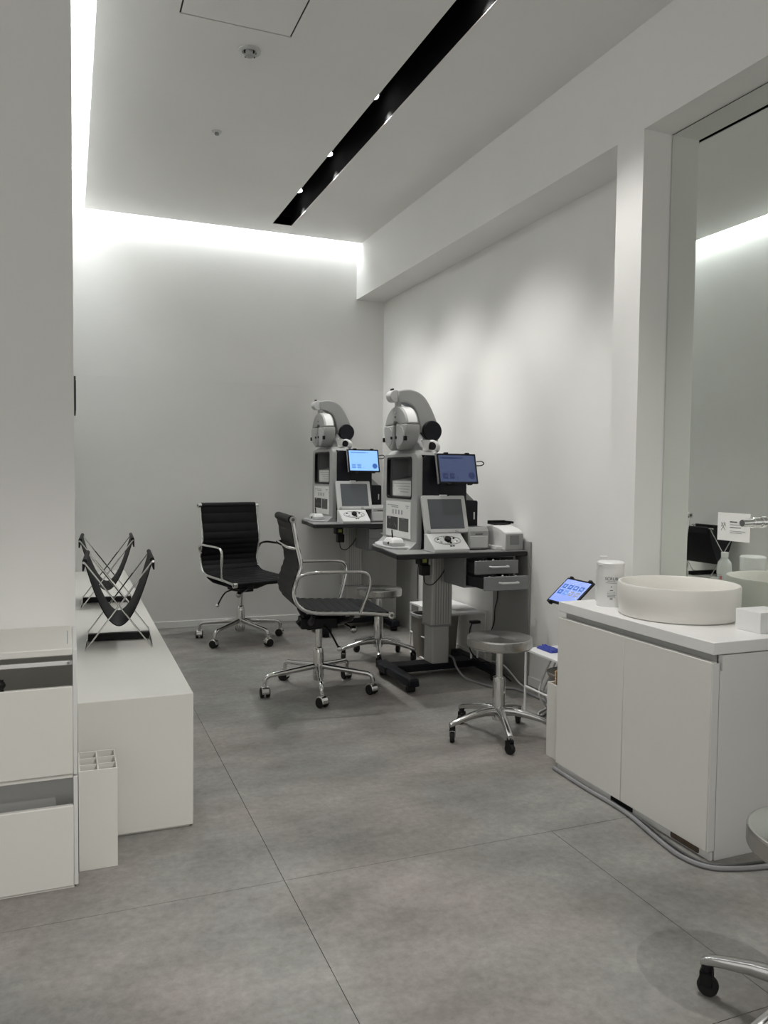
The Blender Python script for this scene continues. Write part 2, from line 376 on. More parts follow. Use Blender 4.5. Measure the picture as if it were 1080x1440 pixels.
B().box(-0.9, 0.005, 0.006, 0.33, 0.300, 0.312).obj('shelf', M_LAM, u, bevel=0.002)
B().box(-0.9, 0.005, 0.014, 0.024, 0.607, 0.619).obj('rail', M_LAMEDGE, u, bevel=0.002)
B().cyl((-0.006, 0.014, 0.613), (-0.006, 0.011, 0.613), 0.0035, n=12).obj('screw', M_MGREY, u)
B().box(-0.9, 0.005, 0.318, 0.33, 0.0, 0.636).obj('back_panel', M_LAM, u, smooth=False)
B().box(-0.9, 0.005, 0.09, 0.1, 0.0, 0.300).obj('inner_bin', M_PALE, u, smooth=False)
B().box(-0.9, -0.89, 0, 0.33, 0.0, 0.64).obj('side_panel', M_LAMEDGE, u, smooth=False)
B().box(-0.9, 0.005, 0.0, 0.33, 0.0, 0.005).obj('bottom_board', M_LAM, u, smooth=False)
B().box(-0.009, -0.007, 0.06, 0.25, 0.6555, 0.6563).obj('printed_line', M_GREYINK, u, smooth=False)
bi = B().sphere((0, 0, 0.016), 0.016, 12, (1.6, 1, 1)).box(-0.02, 0.02, -0.004, 0.004, 0.0, 0.03).obj('black_clip', M_BLACK, loc=(-0.178, 2.285, 0.532), smooth=True)
bi.parent = None
bi.location = (-0.183, 2.30, 0.5525 - 0.0)
bi.name = 'binder_clip'; tag(bi, 'small black clip on the edge of the upper white bin opening', 'clip')
bi.location = (-0.183, 2.257, 0.552)
# divided box
dv = thing('divided_box', 'white narrow upright box with six open cells on the floor', 'box', (0.018, 2.33, 0))
W2, D2, H2 = 0.104, 0.165, 0.287
B().box(0, W2, 0, 0.004, 0.0, H2).box(0, W2, D2 - 0.004, D2, 0, H2).box(0, 0.004, 0.004, D2 - 0.004, 0, H2).box(W2 - 0.004, W2, 0.004, D2 - 0.004, 0, H2).box(0.004, W2 - 0.004, 0.004, D2 - 0.004, 0, 0.004).obj('shell', M_LAM, dv, bevel=0.0012)
B().box(W2 / 2 - 0.002, W2 / 2 + 0.002, 0.004, D2 - 0.004, 0.1, H2 - 0.002).obj('divider', M_LAM, dv, smooth=False)
for k in (1, 2):
    B().box(0.004, W2 - 0.004, D2 * k / 3 - 0.002, D2 * k / 3 + 0.002, 0.1, H2 - 0.002).obj('divider', M_LAM, dv, smooth=False)
# dark plate on the left wall edge
pl = thing('wall_plate', 'thin dark plate fixed to the left wall edge', 'wall plate', (XL, 2.63, 1.306))
B().box(0, 0.006, 0, 0.1, 0, 0.116).obj('plate', M_DGREY, pl, bevel=0.001)
B().box(0.006, 0.0068, 0.01, 0.09, 0.012, 0.104).obj('face', M_BLACK, pl, smooth=False)

# folding bag baskets
def basket(label, loc, rz=0.0):
    # local: x across, y along depth (0 = near frame), z from bench top
    t = thing('bag_basket', label, 'basket', loc, rz, 'sling bag baskets on the bench')
    wt, wb2, h, L = 0.128, 0.125, 0.345, 0.40
    r = 0.0032
    zx = 0.165
    for yy in (0.0, L):
        s = 1 if yy == 0 else -1
        y2 = yy
        B().tube([(-wt, y2, h), (wb2, y2, 0.0)], r, 8).obj('cross_wire', M_CHROME, t)
        B().tube([(wt, y2 + 0.006 * s, h), (-wb2, y2 + 0.006 * s, 0.0)], r, 8).obj('cross_wire', M_CHROME, t)
    for sx in (-1, 1):
        B().tube([(sx * wt, -0.02, h), (sx * wt, L + 0.02, h)], 0.005, 8).obj('top_rod', M_CHROME, t)
        B().tube([(sx * wb2, -0.003, r), (sx * wb2, L + 0.006, r)], r, 8).obj('foot_rod', M_CHROME, t)
    B().box(-wb2 + 0.004, wb2 - 0.004, 0.17, 0.20, 0.002, 0.03).obj('base_bar', M_BLACK, t, bevel=0.003)
    # sling hung between the two top rods
    n = 24; prof = []
    for i in range(n + 1):
        u_ = -1 + 2 * i / n
        prof.append((wt * u_, h - (h - 0.086) * (1 - abs(u_) ** 1.9)))
    rings = []
    y0, y1 = 0.02, L - 0.02
    th = 0.004
    up_ = []
    for i, (px, pz) in enumerate(prof):
        a = prof[max(i - 1, 0)]; b_ = prof[min(i + 1, n)]
        nx, nz_ = -(b_[1] - a[1]), (b_[0] - a[0]); l = math.hypot(nx, nz_); nx /= l; nz_ /= l
        fl_ = 0.0
        rings.append([Vector((px, y0, pz)), Vector((px, y1, pz)), Vector((px + nx * th, y1, pz + nz_ * th)), Vector((px + nx * th, y0, pz + nz_ * th))])
    B().loft(rings).obj('sling', M_SLING, t)
    for sx in (-1, 1):
        # loop around the rod and loose flap hanging outside
        B().tube([(sx * (wt - 0.002), y0, h + 0.002), (sx * (wt - 0.002), y1, h + 0.002)], 0.009, 12).obj('rod_sleeve', M_SLING, t)
        B().box(sx * (wt + 0.004) - 0.003, sx * (wt + 0.004) + 0.003, y0, y1, h - 0.038, h + 0.004).obj('flap', M_SLING, t, bevel=0.002)
    return t
bk = basket('black leather sling bag basket on crossed chrome wires, nearest on the bench', (0.178, 3.23, 0.4325), math.radians(-3))
dup(bk, (0.175, 4.23, 0.4325), math.radians(-2.5), 'black leather sling bag basket on crossed chrome wires, farther one on the bench', 'sling bag baskets on the bench')

# ================================================================== CHAIRS
def office_chair(label, loc, rz, base_rot):
    # local: faces +x
    t = thing('office_armchair', label, 'chair', loc, rz, 'black ribbed chrome armchairs')
    P0 = [(-0.178, 0.908), (-0.158, 0.79), (-0.136, 0.685), (-0.152, 0.62), (-0.170, 0.55), (-0.146, 0.487), (-0.080, 0.450), (0.05, 0.441), (0.19, 0.436), (0.325, 0.423)]
    hw = 0.208
    pv = spline([Vector((x, 0, z)) for x, z in P0], 8)
    def sheet(i0, i1, ribs, name, dz):
        seg = pv[i0:i1 + 1]; m = 6; dense = spline(seg, 4); rings = []; N = len(dense) - 1
        for i, p in enumerate(dense):
            a = dense[max(i - 1, 0)]; b_ = dense[min(i + 1, N)]; d = (b_ - a).normalized(); nrm = Vector((-d.z, 0, d.x))
            if nrm.x < 0 and name == 'backrest': nrm = -nrm
            if nrm.z < 0 and name == 'seat': nrm = -nrm
            ph = (i / N * ribs) % 1.0; th = 0.008 + 0.0045 * (math.sin(PI * ph) ** 0.55)
            rings.append([p - nrm * th + Vector((0, -hw, 0)), p + nrm * th + Vector((0, -hw, 0)), p + nrm * th + Vector((0, hw, 0)), p - nrm * th + Vector((0, hw, 0))])
        return B().loft(rings).obj(name, M_LEATHER, t, bevel=0.004)
    k = 47
    sheet(0, k, 11, 'backrest', 0); sheet(k, len(pv) - 1, 10, 'seat', 0)
    B().cyl((-0.180, -hw + .004, 0.905), (-0.180, hw - .004, 0.905), 0.02, n=16).obj('top_roll', M_LEATHER, t)
    for s in (-1, 1):
        rail = B().tube([p + Vector((0, s * (hw + 0.006), 0)) for p in pv], 0.0095, 10, flat=1.0).obj('side_rail', M_CHROME, t)
        for (ex, ez) in ((P0[0][0], P0[0][1] - 0.002), P0[-1]):
            B().cyl((ex, s * (hw - 0.004), ez), (ex, s * (hw + 0.02), ez), 0.0165, n=18).obj('rail_end', M_CHROME, rail)
            B().cyl((ex, s * (hw + 0.0202), ez), (ex, s * (hw + 0.0212), ez), 0.008, n=14).obj('bolt', M_DGREY, rail)
        yy = s * (hw + 0.018)
        B().tube([(-0.158, s * (hw + .008), 0.585), (-0.157, yy, 0.612), (-0.135, yy + s * .008, 0.636), (-0.076, yy + s * .016, 0.649), (0.0, yy + s * .02, 0.65), (0.15, yy + s * .02, 0.648), (0.192, yy + s * .02, 0.636), (0.206, yy + s * .02, 0.605), (0.196, yy + s * .015, 0.545), (0.162, s * (hw + .012), 0.440)], 0.0095, 10, smooth=6, flat=0.8).obj('armrest', M_CHROME, t)
    # rear stretcher
    B().tube([(-0.152, -hw, 0.765), (-0.19, -hw * 0.8, 0.768), (-0.196, 0, 0.77), (-0.19, hw * 0.8, 0.768), (-0.152, hw, 0.765)], 0.008, 10, smooth=6).obj('back_stretcher', M_CHROME, t)
    # mechanism
    mc = B().box(-0.10, 0.09, -0.05, 0.05, 0.335, 0.392).prism([(-0.12, 0.36), (-0.08, 0.40), (0.10, 0.40), (0.15, 0.425), (0.13, 0.37), (0.06, 0.335), (-0.06, 0.325)], 'y', -0.03, 0.03).obj('tilt_mechanism', M_BLACK, t, bevel=0.006)
    for xx in (-0.07, 0.13):
        B().tube([(xx, -hw, 0.437), (xx, -hw * .8, 0.405), (xx * .8, -0.06, 0.372), (xx * .8, 0.06, 0.372), (xx, hw * .8, 0.405), (xx, hw, 0.437)], [0.010, 0.013, 0.018, 0.018, 0.013, 0.010], 10).obj('seat_bracket', M_BLACK, mc)
    B().sphere((0.16, -0.10, 0.335), 0.02).cyl((0.16, -0.10, 0.335), (0.12, -0.02, 0.36), 0.006).obj('tension_knob', M_ALU, mc)
    B().tube([(0.02, -0.05, 0.35), (0.03, -0.13, 0.335), (0.06, -0.2, 0.265)], 0.005, 8, smooth=5).obj('lever', M_BLACK, mc)
    B().sphere((0.062, -0.203, 0.262), 0.013).obj('lever_knob', M_CHROME, mc)
    B().cyl((0, 0, 0.19), (0, 0, 0.34), 0.017).obj('gas_column', M_CHROME, t)
    B().lathe([(0.018, 0.235), (0.0235, 0.228), (0.0265, 0.205), (0.028, 0.12), (0.03, 0.08), (0.024, 0.06), (0.001, 0.058)], n=24).obj('hub', M_CHROME, t)
    for k_ in range(5):
        a = base_rot + 2 * PI * k_ / 5 - rz
        R = Matrix.Rotation(a, 4, 'Z')
        lg = B().tube([(0.015, 0, 0.135), (0.10, 0, 0.125), (0.22, 0, 0.112), (0.262, 0, 0.107), (0.282, 0, 0.095), (0.287, 0, 0.075), (0.288, 0, 0.058)], [0.016, 0.0145, 0.0125, 0.012, 0.0115, 0.011, 0.0105], 12, smooth=4).xf(R).obj('leg', M_CHROME, t)
        ca = random.uniform(0, 2 * PI)
        K = R @ Matrix.Translation((0.288, 0, 0)) @ Matrix.Rotation(ca, 4, 'Z')
        hood = [(0.028 * math.cos(x), 0.0265 + 0.028 * math.sin(x)) for x in [math.radians(d) for d in range(-15, 196, 15)]]
        B().prism(hood, 'y', -0.019, 0.019).cyl((0, 0, 0.045), (0, 0, 0.066), 0.009).xf(K @ Matrix.Translation((0.006, 0, 0.0025))).obj('caster_hood', M_CHROME, lg, bevel=0.003)
        B().cyl((0.006, -0.024, 0.0255), (0.006, -0.006, 0.0255), 0.0255).cyl((0.006, 0.006, 0.0255), (0.006, 0.024, 0.0255), 0.0255).xf(K).obj('caster_wheel', M_RUBBER, lg, bevel=0.004)
    return t
office_chair('black ribbed chrome armchair seen from its side, beside the near instrument table', (1.195, 3.885, 0), math.radians(-5), math.radians(184))
office_chair('black ribbed chrome armchair facing the room, in front of the back wall', (1.07, 5.27, 0), math.radians(-73), math.radians(8))

# ================================================================== STOOLS
def stool(label, loc, rz):
    t = thing('swivel_stool', label, 'stool', loc, rz, 'round steel swivel stools')
    B().lathe([(0.001, 0.392), (0.134, 0.392), (0.139, 0.396), (0.1405, 0.400), (0.1405, 0.402), (0.1405, 0.4285), (0.1405, 0.4305), (0.1390, 0.4350), (0.1365, 0.4362), (0.1340, 0.4363), (0.128, 0.4361), (0.08, 0.4355), (0.001, 0.435)], n=64).obj('seat', M_STEEL, t)
    B().box(-0.11, 0.11, -0.018, 0.018, 0.384, 0.392).box(-0.018, 0.018, -0.11, 0.11, 0.384, 0.392).obj('seat_bracket', M_BLACK, t, bevel=0.002)
    B().cyl((0, 0, 0.24), (0, 0, 0.386), 0.0155).obj('post', M_CHROME, t)
    B().lathe([(0.0165, 0.262), (0.026, 0.26), (0.027, 0.25), (0.0275, 0.13), (0.03, 0.09), (0.027, 0.075), (0.001, 0.073)], n=24).obj('column', M_CHROME, t)
    for k in range(5):
        R = Matrix.Rotation(2 * PI * k / 5, 4, 'Z')
        rings = []
        for x, z, w, h in ((0.018, 0.112, 0.019, 0.026), (0.07, 0.113, 0.0165, 0.022), (0.13, 0.103, 0.014, 0.018), (0.19, 0.088, 0.0125, 0.015), (0.222, 0.078, 0.0125, 0.0145), (0.234, 0.072, 0.011, 0.011)):
            ring = []
            for i in range(12):
                th = 2 * PI * i / 12; cx, cz = math.cos(th), math.sin(th)
                ring.append(Vector((x, w * math.copysign(abs(cx) ** 0.7, cx), z + h * math.copysign(abs(cz) ** 0.7, cz) * .8)))
            rings.append(ring)
        lg = B().loft(rings).xf(R).obj('leg', M_ALU, t)
        K = R @ Matrix.Translation((0.222, 0, 0)) @ Matrix.Rotation(random.uniform(0, 6.28), 4, 'Z')
        B().cyl((0, 0, 0.05), (0, 0, 0.07), 0.0125).box(-0.014, 0.012, -0.013, -0.011, 0.022, 0.056).box(-0.014, 0.012, 0.011, 0.013, 0.022, 0.056).box(-0.014, 0.012, -0.013, 0.013, 0.05, 0.056).xf(K).obj('caster_fork', M_BLACK, lg, bevel=0.002)
        B().cyl((0.002, -0.010, 0.0222), (0.002, 0.010, 0.0222), 0.0222).xf(K).obj('caster_wheel', M_RUBBER, lg, bevel=0.004)
    return t
st = stool('round steel swivel stool in front of the near instrument drawers', (1.722, 2.945, 0), math.radians(36))
dup(st, (1.75, 4.45, 0), math.radians(34), 'round steel swivel stool behind the chair, at the far instrument table', 'round steel swivel stools')
dup(st, (1.372, 1.083, 0), math.radians(112), 'round steel swivel stool cut off at the lower right, in front of the sink cabinet', 'round steel swivel stools')

# ================================================================== INSTRUMENT TABLES
OX, OY = 1.94, 4.03
def tr(b): return b.xf(Matrix.Translation((-OX, -OY, 0)))
def instrument_table(label, dy, dz, open1, open2, dlabel):
    t = thing('instrument_table', label, 'table', (OX, OY + dy, 0), 0, 'height-adjustable instrument tables')
    zt = 0.705 + dz
    pts = [(1.535, 3.66), (1.545, 3.65), (2.296, 3.65), (2.296, 4.345), (1.80, 4.345), (1.70, 4.32), (1.62, 4.25), (1.59, 4.15), (1.582, 4.0), (1.558, 3.85)]
    tr(B().prism(pts, 'z', zt - 0.006, zt + 0.019)).obj('tabletop', M_EDGE, t, bevel=0.004)
    ins = [(x + (0.006 if x < 1.9 else -0.004), y + (0.006 if y < 4.1 else -0.006)) for x, y in pts]
    tr(B().prism(ins, 'z', zt + 0.0191, zt + 0.0215)).obj('desk_surface', M_DESK, t)
    zm = 0.285 + dz * .5
    c = tr(B().prism(rrect(1.872, 2.002, 3.955, 4.085, 0.012), 'z', zm, zt - 0.012)).obj('column', M_COLUMN, t)
    for gx in (1.898, 1.914, 1.93, 1.946, 1.962, 1.976):
        tr(B().box(gx - 0.0015, gx + 0.0015, 3.9535, 3.956, zm + .01, zt - 0.02)).obj('groove', M_MGREY, c, smooth=False)
    tr(B().prism(rrect(1.882, 1.992, 3.965, 4.075, 0.012), 'z', 0.07, zm + 0.01)).obj('lower_column', M_COLUMN, t)
    tr(B().prism(rrect(1.868, 2.006, 3.951, 4.089, 0.014), 'z', zm - 0.006, zm + 0.006)).obj('collar', M_MGREY, t, bevel=0.002)
    tr(B().box(1.80, 2.10, 3.92, 4.12, zt - 0.014, zt - 0.006)).obj('top_bracket', M_EDGE, t, bevel=0.002)
    tr(B().box(1.60, 2.20, 3.965, 4.075, 0.032, 0.072)).obj('base_beam', M_NAVYBLACK, t, bevel=0.006)
    for xx, ya, yb in ((1.64, 3.66, 4.13), (2.175, 3.72, 4.25)):
        f = tr(B().prism([(xx - 0.035, 0.034), (xx + 0.035, 0.034), (xx + 0.03, 0.078), (xx - 0.03, 0.078)], 'y', ya, yb)).obj('foot', M_NAVYBLACK, t, bevel=0.01)
        for yy in (ya + 0.045, yb - 0.045):
            tr(B().cyl((xx - 0.022, yy, 0.0185), (xx + 0.022, yy, 0.0185), 0.0185).box(xx - .012, xx + .012, yy - .012, yy + .012, 0.02, 0.04)).obj('caster', M_RUBBER, f, bevel=0.003)
    # wall-side end panel
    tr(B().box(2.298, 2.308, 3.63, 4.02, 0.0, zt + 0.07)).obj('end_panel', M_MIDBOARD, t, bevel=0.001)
    # drawer cabinet hung below the top
    d = thing('drawer_cabinet', dlabel, 'drawers', (OX, OY + dy, 0), 0, 'grey drawer cabinets under the instrument tables')
    x0, x1, z0, z1 = 1.94, 2.25, zt - 0.172, zt - 0.007
    y0, y1 = 3.70, 3.94
    b = tr(B().box(x0, x0 + 0.012, y0, y1, z0, z1).box(x1 - 0.012, x1, y0, y1, z0, z1).box(x0 + .012, x1 - .012, y0, y1, z1 - 0.008, z1).box(x0 + .012, x1 - .012, y0, y1, z0, z0 + 0.01).box(x0 + .012, x1 - .012, y1 - 0.01, y1, z0 + .01, z1 - .008)).obj('body', M_MGREY, d, bevel=0.001)
    for k, op in ((0, open1), (1, open2)):
        za, zb = (z1 - 0.082, z1 - 0.012) if k == 0 else (z0 + 0.012, z0 + 0.082)
        yf = y0 - op
        dr = tr(B().box(x0 + 0.006, x1 - 0.05 + 0.0, yf, yf + 0.016, za, zb)).obj('drawer', M_MGREY, d, bevel=0.002)
        tr(B().box(x0 + 0.016, x0 + 0.024, yf + .016, yf + 0.3, za + .008, zb - .014).box(x1 - 0.068, x1 - 0.06, yf + .016, yf + 0.3, za + .008, zb - .014).box(x0 + 0.016, x1 - .06, yf + .016, yf + .3, za + .004, za + .008)).obj('drawer_box', M_BLACK, dr, smooth=False)
        xm = (x0 + x1 - 0.05) / 2 + 0.01; zz = (za + zb) / 2 + 0.004
        tr(B().tube([(xm - 0.052, yf, zz), (xm - 0.05, yf - 0.02, zz), (xm - 0.04, yf - 0.024, zz), (xm + 0.04, yf - 0.024, zz), (xm + 0.05, yf - 0.02, zz), (xm + 0.052, yf, zz)], 0.0055, 8)).obj('handle', M_PALE, dr)
        if op > 0.05:
            for q in range(7):
                qx = x0 + 0.04 + 0.026 * q
                tr(B().tube([(qx, yf + 0.03, zb - 0.022), (qx + .012, yf + 0.04 + .01 * (q % 3), zb - 0.004 + 0.006 * (q % 2)), (qx + 0.03, yf + 0.05, zb - 0.016)], 0.004, 6, smooth=4)).obj('cord_in_drawer', M_BLACK if q % 3 else M_LGREY, dr)
    return t
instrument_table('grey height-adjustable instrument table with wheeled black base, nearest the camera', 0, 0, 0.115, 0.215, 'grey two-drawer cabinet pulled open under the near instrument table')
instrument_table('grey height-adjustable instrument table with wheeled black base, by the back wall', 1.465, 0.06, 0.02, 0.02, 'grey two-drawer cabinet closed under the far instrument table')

# ------------------------------------------------------------------ refraction tower
def tower(label):
    t = thing('eye_test_tower', label, 'eye tester', (OX - 0.037, OY - 0.09, 0.7265), 0, 'eye test towers')
    Z0 = 0.7265
    def q(b): return b.xf(Matrix.Translation((-OX, -OY, -Z0)))
    # black body behind the pale front
    body = q(B().prism(rrect(1.80, 2.07, Z0 + 0.0, 1.235, 0.03), 'y', 3.955, 4.0).prism(rrect(1.80, 2.07, Z0 + 0.0, 1.235, 0.03), 'y', 4.39, 4.44).box(1.995, 2.068, 4.0, 4.39, Z0, 1.23).box(1.80, 1.995, 4.0, 4.39, Z0, 0.985).box(1.80, 1.995, 4.0, 4.39, 1.226, 1.233)).obj('body', M_NAVYBLACK, t, bevel=0.004)
    q(B().box(1.908, 1.9095, 3.9535, 3.956, 0.98, 1.23)).obj('panel_seam', M_BLACK, body, smooth=False)
    q(B().cyl((1.832, 3.9555, 1.165), (1.832, 3.952, 1.165), 0.016)).obj('speaker_port', M_BLACK, body)
    # pale front frame with window opening
    fr = q(B().ringplate(rrect(3.952, 4.444, Z0 + 0.002, 1.245, 0.035), rrect(4.025, 4.388, 0.997, 1.224, 0.02), 'x', 1.77, 1.802)).obj('front_frame', M_LGREY, t, bevel=0.006)
    rec = q(B().box(1.90, 1.91, 4.002, 4.388, 0.988, 1.225).box(1.802, 1.90, 4.378, 4.388, 0.988, 1.225)).obj('window_recess', M_MGREY, t, smooth=False)
    q(B().ringplate(rrect(4.021, 4.392, 0.993, 1.228, 0.02), rrect(4.034, 4.379, 1.004, 1.217, 0.016), 'x', 1.7695, 1.79)).obj('window_rim', M_BLACK, fr, bevel=0.001)
    q(B().box(1.89, 1.9005, 4.045, 4.27, 1.10, 1.215)).obj('window_glass', M_DARKGLASS, rec, smooth=False)
    q(B().poly([(1.80, 4.03, 1.098), (1.80, 4.376, 1.098), (1.889, 4.376, 1.118), (1.889, 4.03, 1.118), (1.80, 4.03, 0.99), (1.80, 4.376, 0.99), (1.889, 4.376, 0.99), (1.889, 4.03, 0.99)], [(0, 1, 2, 3), (0, 4, 5, 1), (1, 5, 6, 2), (2, 6, 7, 3), (3, 7, 4, 0), (4, 7, 6, 5)])).obj('window_ledge', M_MGREY, rec, bevel=0.002)
    pn = q(B().box(1.7965, 1.7995, 4.06, 4.362, 1.008, 1.094)).obj('paper_notice', M_PAPER, t, smooth=False)
    for k in range(4):
        q(B().box(1.7958, 1.7966, 4.10 + .01 * k, 4.335 - .03 * k, 1.078 - 0.016 * k, 1.081 - 0.016 * k)).obj('print_line', M_GREYINK, pn, smooth=False)
    # posted card with photographs
    cd = q(B().box(1.7665, 1.7702, 4.03, 4.385, 0.776, 0.977)).obj('info_card', M_PAPER, t, smooth=False)
    X = 1.7658
    def ink(y0, y1, z0, z1, m=M_INK, nm='print_line'): q(B().box(X, X + 0.0009, y0, y1, z0, z1)).obj(nm, m, cd, smooth=False)
    ink(4.205, 4.37, 0.815, 0.888, M_INK, 'printed_photo'); ink(4.055, 4.19, 0.812, 0.886, M_DGREY, 'printed_photo')
    for a, b_, z in ((4.20, 4.32, 0.952), (4.20, 4.30, 0.942), (4.33, 4.36, 0.953), (4.05, 4.10, 0.953), (4.06, 4.09, 0.943)): ink(a, b_, z, z + 0.0045, M_GREYINK)
    for k in range(4): ink(4.14 + 0.043 * k, 4.158 + 0.043 * k, 0.905, 0.93, M_GREYINK)
    ink(4.31, 4.345, 0.876, 0.892, M_PALE, 'printed_tag'); ink(4.11, 4.15, 0.876, 0.891, M_PALE, 'printed_tag')
    for k in range(5): ink(4.23 + .024 * k, 4.238 + .024 * k, 0.83 + .006 * (k % 3), 0.846 + .009 * (k % 2), M_GREYINK, 'printed_detail')
    # skirt and tray in front
    q(B().prism([(1.64, 4.04), (1.68, 3.99), (1.78, 3.97), (1.80, 3.97), (1.80, 4.42), (1.77, 4.42), (1.68, 4.34), (1.645, 4.24)], 'z', Z0, Z0 + 0.012)).obj('front_tray', M_PALE, t, bevel=0.004)
    q(B().loft([[Vector((x0, y, z)) for x0, y in ((1.755, 3.956), (1.81, 3.956), (1.81, 4.44), (1.755, 4.44))] if False else [Vector((a, b_, z)) for a, b_ in ((1.775 - e, 3.956), (1.80, 3.956), (1.80, 4.44), (1.775 - e, 4.44))] for z, e in ((Z0, 0.05), (Z0 + 0.012, 0.03), (Z0 + 0.035, 0.006), (Z0 + 0.05, 0.0))])).obj('skirt', M_LGREY, t)
    # shoulders and neck
    def rr(x0, x1, y0, y1, z): return [Vector((a, b_, z)) for a, b_ in rrect(x0, x1, y0, y1, min(0.03, (x1 - x0) / 3), 4)]
    q(B().loft([rr(1.775, 1.90, 3.96, 4.44, 1.236), rr(1.785, 1.91, 3.99, 4.40, 1.258), rr(1.80, 1.93, 4.06, 4.31, 1.275), rr(1.83, 1.965, 4.10, 4.24, 1.30), rr(1.86, 1.985, 4.12, 4.22, 1.335), rr(1.875, 1.98, 4.125, 4.215, 1.40)])).obj('neck', M_LGREY, t)
    # arm
    arm_out = [Vector((x, 0, z)) for x, z in ((1.983, 1.36), (1.962, 1.427), (1.918, 1.515), (1.87, 1.575), (1.80, 1.601), (1.725, 1.592))]
    arm_in = [Vector((x, 0, z)) for x, z in ((1.868, 1.36), (1.85, 1.42), (1.832, 1.475), (1.81, 1.508), (1.77, 1.528), (1.725, 1.532))]
    poly = [(v.x, v.z) for v in spline(arm_out, 4)] + [(v.x, v.z) for v in reversed(spline(arm_in, 4))]
    arm = q(B().prism(poly, 'y', 4.115, 4.215)).obj('arm', M_LGREY, t, bevel=0.008)
    q(B().cyl((1.925, 4.095, 1.374), (1.925, 4.235, 1.374), 0.058, n=32)).obj('pivot_cap', M_NAVYBLACK, arm, bevel=0.006)
    q(B().cyl((1.715, 4.13, 1.563), (1.715, 4.20, 1.563), 0.034, n=24)).obj('arm_joint', M_PALE, arm, bevel=0.004)
    q(B().cyl((1.742, 4.165, 1.49), (1.742, 4.165, 1.555), 0.019, n=18)).obj('hanger', M_PALE, arm)
    q(B().box(1.70, 1.712, 4.15, 4.18, 1.575, 1.605)).obj('clip', M_BLACK, arm, bevel=0.002)
    # refractor head: a broad disc of two lens units below an arched bridge
    yc, zc = 4.16, 1.383
    def arc(r0, r1, a0, a1, sy=1.28, n=18): 
        o_ = [(yc + sy * r0 * math.cos(math.radians(a0 + (a1 - a0) * i / n)), zc + r0 * math.sin(math.radians(a0 + (a1 - a0) * i / n))) for i in range(n + 1)]
        i_ = [(yc + sy * r1 * math.cos(math.radians(a1 - (a1 - a0) * i / n)), zc + 0.018 + r1 * math.sin(math.radians(a1 - (a1 - a0) * i / n))) for i in range(n + 1)]
        return o_ + i_
    bridge = [(yc + 0.158 * math.cos(a), zc + 0.125 * math.sin(a)) for a in [math.radians(10 + 160 * i / 20) for i in range(21)]]
    bridge = bridge + [(yc - 0.04, zc + 0.024), (yc - 0.018, zc + 0.04), (yc + 0.018, zc + 0.04), (yc + 0.04, zc + 0.024)]
    hd = q(B().prism(bridge, 'x', 1.725, 1.80)).obj('refractor_head', M_LGREY, t, bevel=0.006)
    q(B().prism([(yc + 0.159 * math.cos(a), zc + 0.1262 * math.sin(a)) for a in [math.radians(14 + 152 * i / 20) for i in range(21)]] + [(yc + 0.15 * math.cos(a), zc + 0.118 * math.sin(a)) for a in [math.radians(166 - 152 * i / 20) for i in range(21)]], 'x', 1.738, 1.79)).obj('rim_band', M_WHITEP, hd)
    for s in (-1, 1):
        unit = [(yc + s * 0.018, zc + 0.020), (yc + s * 0.155, zc + 0.020)]
        unit += [(yc + s * 0.158 * math.cos(a), zc + 0.128 * math.sin(a)) for a in [math.radians(-2 - 66 * i / 12) for i in range(13)]]
        unit += [(yc + s * 0.03, zc - 0.112), (yc + s * 0.016, zc - 0.07), (yc + s * 0.022, zc - 0.03)]
        un = q(B().prism(unit, 'x', 1.72, 1.805)).obj('lens_unit', M_LGREY, hd, bevel=0.006)
        q(B().lathe([(0.054, 0), (0.053, 0.002), (0.03, 0.003), (0.001, 0.003)], n=28, M=Matrix.Translation((1.7195, yc + s * 0.082, zc - 0.042)) @ Matrix.Rotation(-PI / 2, 4, 'Y'))).obj('lens_cover', M_LGREY, un)
        q(B().cyl((1.7205, yc + s * 0.034, zc - 0.05), (1.712, yc + s * 0.034, zc - 0.05), 0.008, n=14)).obj('aperture', M_BLACK, un)
        q(B().box(1.712, 1.73, yc + s * 0.142, yc + s * 0.158, zc - 0.07, zc - 0.045)).obj('knob', M_BLACK, un, bevel=0.002)
    q(B().box(1.735, 1.755, yc - 0.012, yc + 0.012, zc - 0.09, zc + 0.03)).obj('nose_rest', M_PALE, hd, bevel=0.004)
    q(B().cyl((1.7245, yc, zc + 0.09), (1.7215, yc, zc + 0.09), 0.006, n=12)).obj('level_mark', M_PAPER, hd)
    q(B().cyl((1.7245, yc, zc + 0.065), (1.7215, yc, zc + 0.065), 0.005, n=12)).obj('level_dot', M_DGREY, hd)
    # small white camera pod
    ax = Vector((-0.55, -0.83, 0.05)).normalized(); c0 = Vector((1.905, 4.05, 1.285))
    pod = q(B().cyl(c0 - ax * 0.05, c0 + ax * 0.03, 0.036, n=24).box(1.89, 1.925, 4.04, 4.07, 1.236, 1.26)).obj('camera_pod', M_WHITEP, t, bevel=0.008)
    q(B().cyl(c0 + ax * 0.0302, c0 + ax * 0.033, 0.023, n=20)).obj('camera_lens', M_BLACK, pod)
    q(B().lathe([(0.016, -0.03), (0.018, 0.0), (0.026, 0.028), (0.024, 0.028), (0.014, 0.0), (0.001, -0.005)], c=(1.838, 4.0, 1.29), n=20)).obj('camera_cup', M_WHITEP, pod)
    # side box behind
    sbx = q(B().prism(rrect(2.071, 2.155, 0.82, 0.99, 0.012), 'y', 3.98, 4.3)).obj('side_box', M_NAVYBLACK, t, bevel=0.003)
    q(B().box(2.128, 2.136, 3.978, 3.9805, 0.885, 0.925)).obj('slot_label', M_PAPER, sbx, smooth=False)
